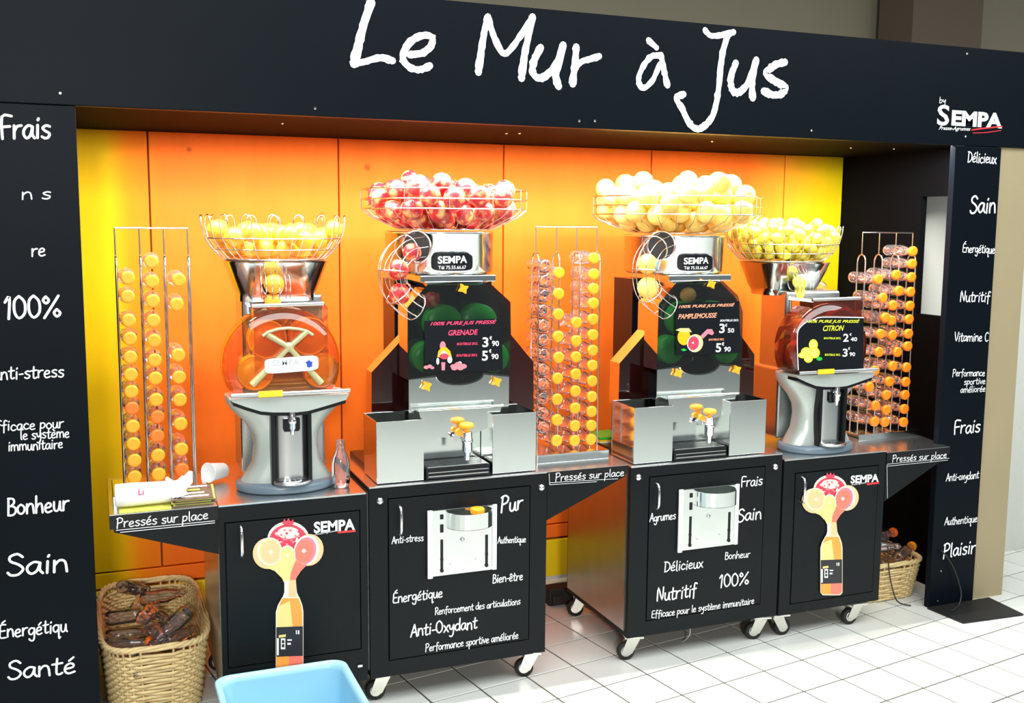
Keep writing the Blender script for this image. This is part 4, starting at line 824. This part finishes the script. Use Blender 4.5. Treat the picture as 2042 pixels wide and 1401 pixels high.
# white maker label on the orange press
B = MB(); Y = 3.418; ring = []
x0, z0 = P2(529, 746, Y); x1, z1 = P2(635, 708, Y); cxx, czz, hw, hh = (x0 + x1) / 2, (z0 + z1) / 2, (x1 - x0) / 2, (z1 - z0) / 2 * .88
for i in range(32): a = 2 * PI * i / 32; ca, sa = math.cos(a), math.sin(a); ring.append((cxx + hw * math.copysign(abs(ca) ** .35, ca), czz + hh * math.copysign(abs(sa) ** .35, sa) + (hw * math.copysign(abs(ca) ** .35, ca)) * .035))
B.prism(ring, Y, Y + .012); lb = B.build('label_plate', 'white', qA[0])
B = MB(); Y -= .0012; ftext(B, 'SEMPA', (543, 730), (597, 727), 12, Y, 0, 0, .01); ftext(B, 'Presse-Agrumes', (570, 734), (598, 733), 2.5, Y, 0, .3); ftext(B, 'Fabrication française', (550, 739), (592, 737), 3, Y); B.build('lettering', 'greyprint', lb)
B = MB(); flat(B, [(609, 722), (613, 720), (616, 717), (619, 720), (624, 722), (622, 726), (623, 731), (619, 731), (617, 733), (612, 731), (612, 726)], Y); B.build('map_emblem', 'bluep', lb)
# citron sign
B = MB(); Y = 3.375
out = [(1592, 737), (1590, 690), (1591, 662), (1598, 650), (1610, 641), (1624, 637), (1640, 632), (1722, 633), (1722, 736)]
pts = [at(x, y, Y) for x, y in out]; B.prism([(p.x, p.z) for p in pts][::-1], Y, Y + .004); sg = B.build('price_sign', 'signblack', qB[0])
B = MB(); Yt = Y - .0015
ribbon(B, [P2(x, y, Yt) for x, y in out[:8]], .004, Yt, 0, 3)
B.build('sign_edge', 'white', sg)
B = MB()
for t, p0, p1, c, mi, sh in (('100% PURE JUS PRESSÉ', (1606, 645), (1714, 645), 9, 1, .35), ('CITRON', (1641, 660), (1683, 659), 11, 1, .3), ('BOUTEILLE 25CL', (1643, 676), (1677, 676), 4, 1, 0), ('BOUTEILLE 50CL', (1645, 709), (1676, 709), 4, 1, 0), ('2', (1681, 681), (1692, 681), 16, 0, 0), ('€', (1694, 669), (1698, 669), 5, 0, 0), ('40', (1696, 680), (1709, 680), 8, 0, 0), ('3', (1680, 711), (1690, 711), 16, 0, 0), ('€', (1691, 697), (1695, 697), 5, 0, 0), ('90', (1694, 710), (1705, 710), 8, 0, 0)): ftext(B, t, p0, p1, c, Yt, mi, sh, .02)
B.build('lettering', ['white', 'lemonp'], sg)
B = MB()
for i, (x, y, a, b) in enumerate(((1622, 687, 9, 11), (1608, 702, 11, 10), (1624, 703, 11, 11), (1612, 714, 9, 9), (1600, 708, 8, 6))): disc(B, x, y, a, b, Yt - .0002 * i, 0, 20); disc(B, x, y, a * .7, b * .7, Yt - .0002 * i - .0001, 1, 20)
disc(B, 1634, 715, 6, 4, Yt - .0003, 2, 12); B.build('picture', ['lemonp', mat('lemon_art', (.9, .95, .15), .5), 'green'], sg)

# ------------------------------------------------------------------ bottles and racks
def bottle_bm(r=.0265, L=.175, n=16):
    """axis along +y, cap end at y = 0"""
    B = MB(); prof = [(.0135, .012), (.0135, .022), (.0165, .024), (.0165, .026), (.0135, .028), (.015, .036), (r * .8, .058), (r, .075), (r, .10), (r * .96, .105), (r, .11), (r, L - .012), (r * .9, L - .002), (r * .6, L), (.004, L - .006)]
    B.lathe(prof, (0, 0, 0), n, 0, 'y', False); return B
bm_ = bottle_bm()
def mk(B, name, m_, recalc=False):
    me = bpy.data.meshes.new(name); me.from_pydata([tuple(v) for v in B.v], [], B.f); me.materials.append(M[m_]); me.polygons.foreach_set('use_smooth', B.sm); me.update(); return me
ME_B = mk(bm_, 'bottle', 'glass')
cb = cap_mesh(); cb.v = [Vector((v.x, .0165 - v.z, v.y)) for v in cb.v]; ME_C = mk(cb, 'cap', 'orangecap'); ME_C2 = mk(cb, 'cap', 'orangecap2'); M['dimcap'] = mat('less_lit_orange_cap_plastic', (1, .22, .008), .4); ME_C3 = mk(cb, 'cap', 'dimcap')  # right-rack caps: same orange, deepened to paint in their weaker light
P_b = bpy.data.objects.new('bottle', ME_B); P_c = bpy.data.objects.new('cap', ME_C)
usedb = [False]
def bottle(loc, rot, label, group, cap=1, sc=1.0):
    o = P_b.copy() if usedb[0] else P_b; usedb[0] = True
    for k_ in ('label', 'category', 'group'):
        if k_ in o: del o[k_]
    C.objects.link(o); o.location = loc; o.rotation_euler = rot; o.scale = (sc, sc, sc); tag(o, label, 'bottle', group)
    if cap:
        c = P_c.copy(); c.data = {1: ME_C, 2: ME_C2, 3: ME_C3}[cap]; C.objects.link(c); c.parent = o; c.name = 'cap'
    return o
ORD = ['topmost', 'second from top', 'third from top', 'fourth from top', 'fifth from top', 'sixth from top', 'seventh from top', 'eighth from top', 'ninth from top', 'tenth from top', 'eleventh from top', 'twelfth from top', 'thirteenth from top', 'fourteenth from top']
def rack(x0, x1, zb, zarch, ztop, y0, y1, label, basebox):
    r = thing('bottle_rack', ((x0 + x1) / 2, (y0 + y1) / 2, zb), label, 'rack')
    (a, b) = basebox; B = MB(); B.box(a, b); B.build('base_box', 'steel', r, .002)
    zf = b[2]; ym = (y0 + y1) / 2; xs = [x0 + (x1 - x0) * i / 3 for i in range(4)]
    for x in xs:
        B = MB(); hw = (y1 - y0) / 2; pts = [(x, y0, zf)] + [(x, y0, z) for z in (zf + .2, zarch - .2)] + [(x, ym - hw * math.cos(PI * i / 10), zarch - hw * 1.3 + hw * 1.3 * math.sin(PI * i / 10)) for i in range(11)] + [(x, y1, zarch - .2), (x, y1, zf)]
        B.tube(pts, .0032, 7); B.build('divider_loop', 'chrome', r)
        B = MB(); B.tube([(x, ym, zarch), (x, ym, ztop)], .0028, 6); B.build('upright', 'chrome', r)
    B = MB(); B.tube([(x0, ym, ztop), (x1, ym, ztop)], .0032, 7); B.build('top_bar', 'chrome', r)
    return r
def place_caps(caps, Yc, cname, rname, group, deep=(), bounds=None):
    pts = [at(x, y, Yc) for x, y in caps]
    dmin = .0545
    for it in range(60):
        for i in range(len(pts)):
            for j in range(i + 1, len(pts)):
                v = pts[j] - pts[i]; v.y = 0; d = v.length
                if d < dmin:
                    v = v.normalized() * (dmin - d) / 2 if d > 1e-6 else Vector((.001, 0, .001)); pts[i] -= v * .9; pts[j] += v * .9
        if bounds:
            for p_ in pts: p_.x = min(max(p_.x, bounds[0]), bounds[1]); p_.z = max(p_.z, bounds[2])
    idx = sorted(range(len(pts)), key=lambda i: -pts[i].z)
    for k, i in enumerate(idx):
        lab = 'clear bottle with orange cap, %s in the %s column of the %s rack' % (ORD[min(k, 13)] if k < len(idx) - 1 else 'lowest', cname, rname)
        bottle(pts[i], (random.uniform(-.02, .02), random.uniform(0, 6), random.uniform(-.015, .015)), lab, group, 2 if i in deep else 3 if rname == 'right' else 1)
rack(.068, .290, .767, 1.556, 1.644, 3.535, 3.60, 'left wire bottle rack on the lettered shelf beside the yellow wall', ((.03, 3.47, .767), (.325, 3.70, .797)))
rack(1.545, 1.80, .781, 1.56, 1.655, 3.585, 3.65, 'middle wire bottle rack between the two tall presses', ((1.50, 3.48, .781), (1.80, 3.76, .815)))
rack(3.085, 3.36, .735, 1.545, 1.64, 3.61, 3.66, 'right wire bottle rack before the black recess wall', ((3.07, 3.58, .735), (3.41, 3.80, .765)))
R1 = [[(255, 554), (254, 591), (257, 639), (259, 675), (260, 712), (260, 747), (261, 782), (261, 812), (263, 850), (265, 886), (268, 918), (268, 950)],
      [(296, 522), (302, 561), (302, 600), (303, 639), (304, 679), (307, 718), (310, 754), (307, 797), (314, 831), (313, 869), (315, 908), (311, 946)],
      [(357, 558), (351, 607), (355, 708), (355, 752), (359, 797), (360, 845), (357, 896), (363, 936)]]
for col, nm, dp, bd in zip(R1, ('left', 'middle', 'right'), ((7,), (8, 9), (7,)), ((.098, .112, .83), (.172, .187, .83), (.245, .262, .83))): place_caps(col, 3.50, nm, 'left', 'bottles in the left rack', dp, bd)
R2 = [[(1115, 544), (1111, 586), (1108, 627), (1113, 671), (1115, 713), (1104, 755), (1103, 797), (1105, 838), (1106, 879)], [(1141, 644), (1142, 680), (1139, 712), (1149, 746), (1146, 780), (1146, 814), (1146, 849), (1140, 879)],
      [(1180, 515), (1183, 547), (1175, 576), (1175, 605), (1175, 637), (1175, 668), (1175, 699), (1175, 729), (1177, 760), (1177, 791), (1176, 821), (1174, 850), (1176, 880)]]
for col, nm, bd in zip(R2, ('left', 'middle', 'right'), ((1.61, 1.632, .845), (1.685, 1.702, .845), (1.755, 1.775, .845))): place_caps(col, 3.54, nm, 'middle', 'bottles in the middle rack', (), bd)
R3 = [[(1754, 557), (1763, 594), (1768, 633), (1758, 666), (1755, 702), (1747, 739), (1736, 772), (1748, 809), (1746, 841)], [(1790, 548), (1795, 580), (1783, 609), (1780, 639), (1782, 668), (1792, 702), (1783, 730), (1776, 761), (1768, 788), (1770, 818), (1766, 841)],
      [(1814, 503), (1802, 524), (1806, 553), (1811, 582), (1811, 610), (1802, 637), (1803, 666), (1799, 691), (1801, 733), (1802, 762), (1800, 788), (1800, 816), (1801, 842)]]
for col, nm, bd in zip(R3, ('left', 'middle', 'right'), ((3.13, 3.20, .795), (3.225, 3.30, .795), (3.33, 3.40, .795))): place_caps(col, 3.59, nm, 'right', 'bottles in the right rack', (), bd)
# bottles turned round (no cap towards us) in the middle and right racks
for k in range(12): bottle(Vector((1.565, 3.74, .90 + k * .0555)), (0, 0, PI + random.uniform(-.02, .02)), 'bottle lying base outward, %s from bottom of the middle rack outer column' % NUM[k], 'capless bottles of the middle rack', 0)
for k in range(9): p = Vector((3.045, 3.86, .80 + k * .085)); bottle(p, (0, 0, PI * .5 + .9 + random.uniform(-.1, .1)), 'large clear bottle behind the right rack, cap hidden, %s from bottom' % NUM[k], 'bottles behind the right rack', 0, 1.35)

# ------------------------------------------------------------------ small things on the counters
B = MB(); B.lathe([(.0135, .165), (.0135, .15), (.0165, .147), (.0135, .142), (.015, .13), (.026, .105), (.031, .085), (.031, .02), (.029, .004), (.024, .0), (.004, .004)], (0, 0, 0), 20, 0, 'z', False)
p = onz(685, 976, .766); B.v = [v + Vector((p.x, p.y + .04, .7665)) for v in B.v]; tag(B.build('standing_bottle', 'glass'), 'empty clear bottle standing upright on the leftmost cart', 'bottle')
B = MB(); prof = [(.024, 0), (.026, .002), (.033, .07), (.035, .074), (.033, .0735), (.024, .004), (.002, .003)]; B.lathe(prof, (0, 0, 0), 24, 0, 'z', False)
Rm = Matrix.Rotation(-.9, 3, 'Z') @ Matrix.Rotation(PI / 2 - .08, 3, 'X'); p = onz(468, 962, .766); B.v = [Rm @ v + Vector((p.x - .03, p.y + .05, .802)) for v in B.v]; tag(B.build('cup', 'white'), 'white paper cup lying on its side left of the orange press', 'cup')
# rolled white bag
B = MB(); a = Vector((.035, 3.405, .815)); b = Vector((.205, 3.405, .815)); B.tube([a, a + Vector((.004, 0, 0)), a.lerp(b, .3), a.lerp(b, .6), b - Vector((.004, 0, 0)), b], [.03, .036, .037, .035, .034, .026], 20)
B.tube([b + Vector((-.01, -.004, .004)), b + Vector((.03, -.004, .016)), b + Vector((.05, -.002, .034)), b + Vector((.06, 0, .06))], [.028, .022, .018, .006], 10); rl = tag(B.build('bag_roll', 'paper'), 'fat white roll of bags lying along the left shelf', 'roll')
B = MB(); Y = 3.3665; ftext(B, 'Li', (276, 987), (287, 986), 12, Y, 0, 0, .02); B.build('lettering', 'pink', rl)
M['leaflet'] = mat('yellow_leaflet', (.85, .85, .12), .5, noise=.4, nscale=60); M['leafdark'] = mat('dark_leaflet', (.12, .08, .05), .45, noise=.6, nscale=50)
def sheet(name, px0, px1, py0, py1, z, m_, lab, grp, tilt=0):
    a = onz(px0, py1, z); b = onz(px1, py1, z); c = onz(px1, py0, z); d = onz(px0, py0, z); a.y = max(a.y, 3.362)
    B = MB(); up = Vector((0, 0, .002)); B.add([a, b, c, d, a + up, b + up, c + up, d + up], [(3, 2, 1, 0), (4, 5, 6, 7), (0, 1, 5, 4), (1, 2, 6, 5), (2, 3, 7, 6), (3, 0, 4, 7)])
    o = B.build(name, m_); return tag(o, lab, 'leaflet', grp)
B = MB(); B.box((.045, 3.363, .7675), (.20, 3.43, .775)); tag(B.build('leaflet', 'leaflet', None, .001), 'yellow leaflet flat under the white bag roll', 'leaflet')
for i in range(7):
    x0 = .200 + .006 * (i % 3); y0 = 3.368 + .003 * (i % 2); z = .7685 + i * .0042
    B = MB(); B.box((x0, y0, z), (x0 + .128 - .006 * (i % 2), y0 + .085, z + .0036))
    R_ = Matrix.Rotation(random.uniform(-.02, .04), 3, 'Z'); T_ = Matrix.Rotation(.30, 3, 'X'); c0 = Vector((x0 + .06, 3.368, .7685)); f_tilt = lambda v: R_ @ (T_ @ (v - c0)) + c0
    B.v = [f_tilt(v) for v in B.v]
    o = B.build('leaflet', 'leafdark' if i % 2 == 0 else 'leaflet'); tag(o, ['bottom', 'second', 'third', 'fourth', 'fifth', 'sixth', 'top'][i] + ' card of the tilted stack right of the white roll', 'leaflet', 'card stack on the left shelf')
    if i == 6:
        for k in range(4):
            B = MB(); B.box((x0 + .03 + .01 * (k % 2), y0 + .012 + k * .019, z + .0038), (x0 + .115 - .012 * (k % 3), y0 + .020 + k * .019, z + .0042)); B.v = [f_tilt(v) for v in B.v]; B.build('printed_line', 'white' if k != 2 else 'leaflet', o)
B = MB(); rr = random.Random(2)
p0 = Vector((.215, 3.40, .800)); 
for k in range(5):
    a = rr.uniform(0, 6); pts = [p0 + Vector((rr.uniform(-.02, .02), rr.uniform(-.02, .02), 0)), p0 + Vector((.01 * math.cos(a), .01 * math.sin(a), .035)), p0 + Vector((.03 * math.cos(a), .02 * math.sin(a), .06))]; B.tube(pts, [.022, .016, .004], 7)
tag(B.build('crumpled_tissue', 'paper'), 'crumpled white tissue standing between roll and card stack', 'tissue')
# folded sign boards lying behind the middle rack
for nm, z, m_, lab in (('folded_board', .783, 'white', 'white board lowest of the small pile beside the right tall press'), ('folded_board', .792, 'yellow', 'yellow board in the middle of the small pile'), ('folded_board', .802, 'green', 'green board topmost of the small pile')):
    B = MB(); a = at(1192, 890, 3.72); B.box((a.x, 3.70, z + .002), (a.x + .155 - (z - .78) * 2, 3.84, z + .010)); tag(B.build(nm, m_), lab, 'board')

# ------------------------------------------------------------------ wicker baskets with bottles
def wicker(x0, x1, y0, y1, h, flare, label, mt='wicker'):
    r = thing('wicker_basket', ((x0 + x1) / 2, (y0 + y1) / 2, 0), label, 'basket'); cx, cy = (x0 + x1) / 2, (y0 + y1) / 2; hx, hy = (x1 - x0) / 2, (y1 - y0) / 2
    def P(t, z, off=0):
        a = 2 * PI * t; ca, sa = math.cos(a), math.sin(a); e = .45; k = 1 - flare * (1 - z / h)
        return Vector((cx + (hx * k + off) * math.copysign(abs(ca) ** e, ca), cy + (hy * k + off) * math.copysign(abs(sa) ** e, sa), z))
    ns = 48; B = MB(); rows = int(h / .0125)
    for i in range(rows):
        z = .008 + i * (h - .02) / rows
        B.tube([P(k / (ns * 2), z + .0015 * math.sin(k * 1.7 + i), .0045 * (1 if (k // 2 + i) % 2 else -1) * (1 if k % 2 else .2)) for k in range(ns * 2)], .0058, 5, 0, True)
    o = B.build('weave', mt, r); o['kind'] = 'stuff'
    B = MB()
    for k in range(ns): B.tube([P((k + .5) / ns, .0, 0), P((k + .5) / ns, h, 0)], .004, 5)
    B.build('stakes', mt, r)['kind'] = 'stuff'
    for s in range(3):
        B = MB(); B.tube([P(k / 96, h + .004 + .006 * math.sin(k * .8 + s * 2.1), .006 * math.cos(k * .8 + s * 2.1)) for k in range(96)], .0065, 6, 0, True); B.build('rim_strand', mt, r)
    B = MB(); B.poly([P(k / 48, .012, -.004) for k in range(48)]); B.build('bottom', mt, r)
    return P
wicker(-.03, .325, 3.50, 4.20, .262, .16, 'large pale wicker basket of empty bottles under the left shelf', 'wicker')
rr = random.Random(11)
spots = [(.08, 3.62, .13, .3), (.2, 3.62, .12, 1.9), (.1, 3.75, .15, 2.6), (.22, 3.8, .14, .8), (.08, 3.95, .15, 1.5), (.2, 4.0, .14, 2.2), (.06, 3.7, .22, 1.2), (.18, 3.88, .225, .5), (.12, 4.05, .23, 2.9), (.24, 3.7, .21, 2.4), (.1, 3.6, .2, 2.7), (.16, 3.66, .255, .2), (.08, 3.85, .27, 1.3), (.2, 3.95, .275, 2.0), (.14, 3.74, .305, 2.8), (.1, 4.0, .32, .6)]
for i, (x, y, z, a) in enumerate(spots):
    tilt = rr.uniform(-.15, .15); d = Vector((math.cos(a), math.sin(a), 0)) * .09
    bottle(Vector((x, y, z)) + Vector((math.sin(a), -math.cos(a), 0)) * .085, (tilt, 0, a), 'empty clear bottle jumbled inside the large left wicker basket', 'bottles in the left basket', 2 if i in (3, 6) else 0)
a_, b_ = at(292, 1298, 3.62), at(380, 1212, 3.74); bottle(a_, (b_ - a_).to_track_quat('Y', 'Z').to_euler(), 'clear bottle sticking up out of the large left wicker basket', None, 0, 1.15)
wicker(3.07, 3.455, 3.53, 3.92, .17, .14, 'honey wicker basket of bottles under the right shelf', 'wicker')
spots = [(3.15, 3.62, .10, .2), (3.28, 3.64, .11, 1.4), (3.36, 3.7, .12, 2.2), (3.16, 3.74, .14, 1.8), (3.30, 3.78, .16, .4), (3.15, 3.62, .215, 1.57), (3.26, 3.60, .235, 1.3), (3.3, 3.66, .27, 1.75), (3.18, 3.72, .28, 1.2), (3.30, 3.76, .31, 1.9), (3.40, 3.62, .20, 2.0)]
for i, (x, y, z, a) in enumerate(spots):
    bottle(Vector((x, y, z)) + Vector((math.sin(a), -math.cos(a), 0)) * .085, (rr.uniform(-.12, .12), 0, a), 'clear bottle piled in the wicker basket under the right shelf', 'bottles in the right basket', 1 if i in (5, 10) else 2 if i in (7, 8, 9) else 0)

# ------------------------------------------------------------------ pale blue crate at the bottom edge
def rrect(x0, x1, y0, y1, r, n=6):
    out = []
    for cx, cy, a0 in ((x1 - r, y1 - r, 0), (x0 + r, y1 - r, PI / 2), (x0 + r, y0 + r, PI), (x1 - r, y0 + r, 1.5 * PI)):
        for i in range(n + 1): a = a0 + PI / 2 * i / n; out.append((cx + r * math.cos(a), cy + r * math.sin(a)))
    return out
cr = thing('crate', (.52, 3.05, 0), 'pale blue plastic crate on the floor before the leftmost cart', 'crate')
zt = .235; B = MB(); x0, x1, y0, y1 = .30, .715, 2.80, 3.245
rings = []
for z, ins in ((.0, .03), (.002, .028), (zt, .012), (zt, 0), (zt + .012, 0), (zt + .014, .004), (zt + .014, .018), (zt - .01, .02), (.006, .036)): rings.append([(x, y, z) for x, y in rrect(x0 + ins, x1 - ins, y0 + ins, y1 - ins, .05)])
B.loft(rings); B.build('shell', 'blue', cr)
B = MB(); B.loft([[(x, y, z) for x, y in rrect(x0 + .04, x1 - .04, y0 + .04, y1 - .04, .04)] for z in (.008, .012)]); B.build('liner', 'blue2', cr)

# ------------------------------------------------------------------ cables and plug box
B = MB(); p = onz(1112, 1200, 0); B.box((1.80, 4.02, 0), (1.925, 4.10, .075)); B.box((1.81, 4.0, .01), (1.86, 4.02, .05)); tag(B.build('power_adapter', 'rubber', None, .006), 'black power adapter on the floor by the yellow skirting', 'adapter')
def cable(pts, r, m_, lab):
    V = [Vector(p) for p in pts]; P = []
    for i in range(len(V) - 1):
        a0, a1, a2, a3 = V[max(i - 1, 0)], V[i], V[i + 1], V[min(i + 2, len(V) - 1)]
        for k in range(5): t = k / 5; P.append(.5 * ((2 * a1) + (a2 - a0) * t + (2 * a0 - 5 * a1 + 4 * a2 - a3) * t * t + (3 * a1 - a0 - 3 * a2 + a3) * t ** 3))
    P.append(V[-1]); tag(MB().tube(P, r, 6, m_ and 0).build('cable', m_), lab, 'cable')
cable([(1.9, 4.06, .06), (2.0, 4.2, .085), (2.1, 4.3, .10), (2.25, 4.33, .11)], .004, 'cable', 'black cable running from the adapter along the skirting')
cable([at(1364, 1232, 3.42), at(1374, 1245, 3.43), at(1376, 1262, 3.44), at(1368, 1274, 3.46), at(1354, 1281, 3.50)], .0025, 'whitecable', 'thin pale cable hanging below the grapefruit cart')
cable([(3.40, 3.405, .26), (3.43, 3.40, .23), (3.47, 3.395, .17), (3.50, 3.39, .10), (3.505, 3.38, .05), (3.47, 3.36, .014), (3.40, 3.33, .012)], .0035, 'cable', 'black cable curling down the foot of the right side panel')
cable([(3.19, 3.50, .27), (3.20, 3.50, .18), (3.22, 3.50, .10), (3.25, 3.49, .02), (3.30, 3.46, .004)], .003, 'cable', 'dark cable hanging across the right wicker basket')
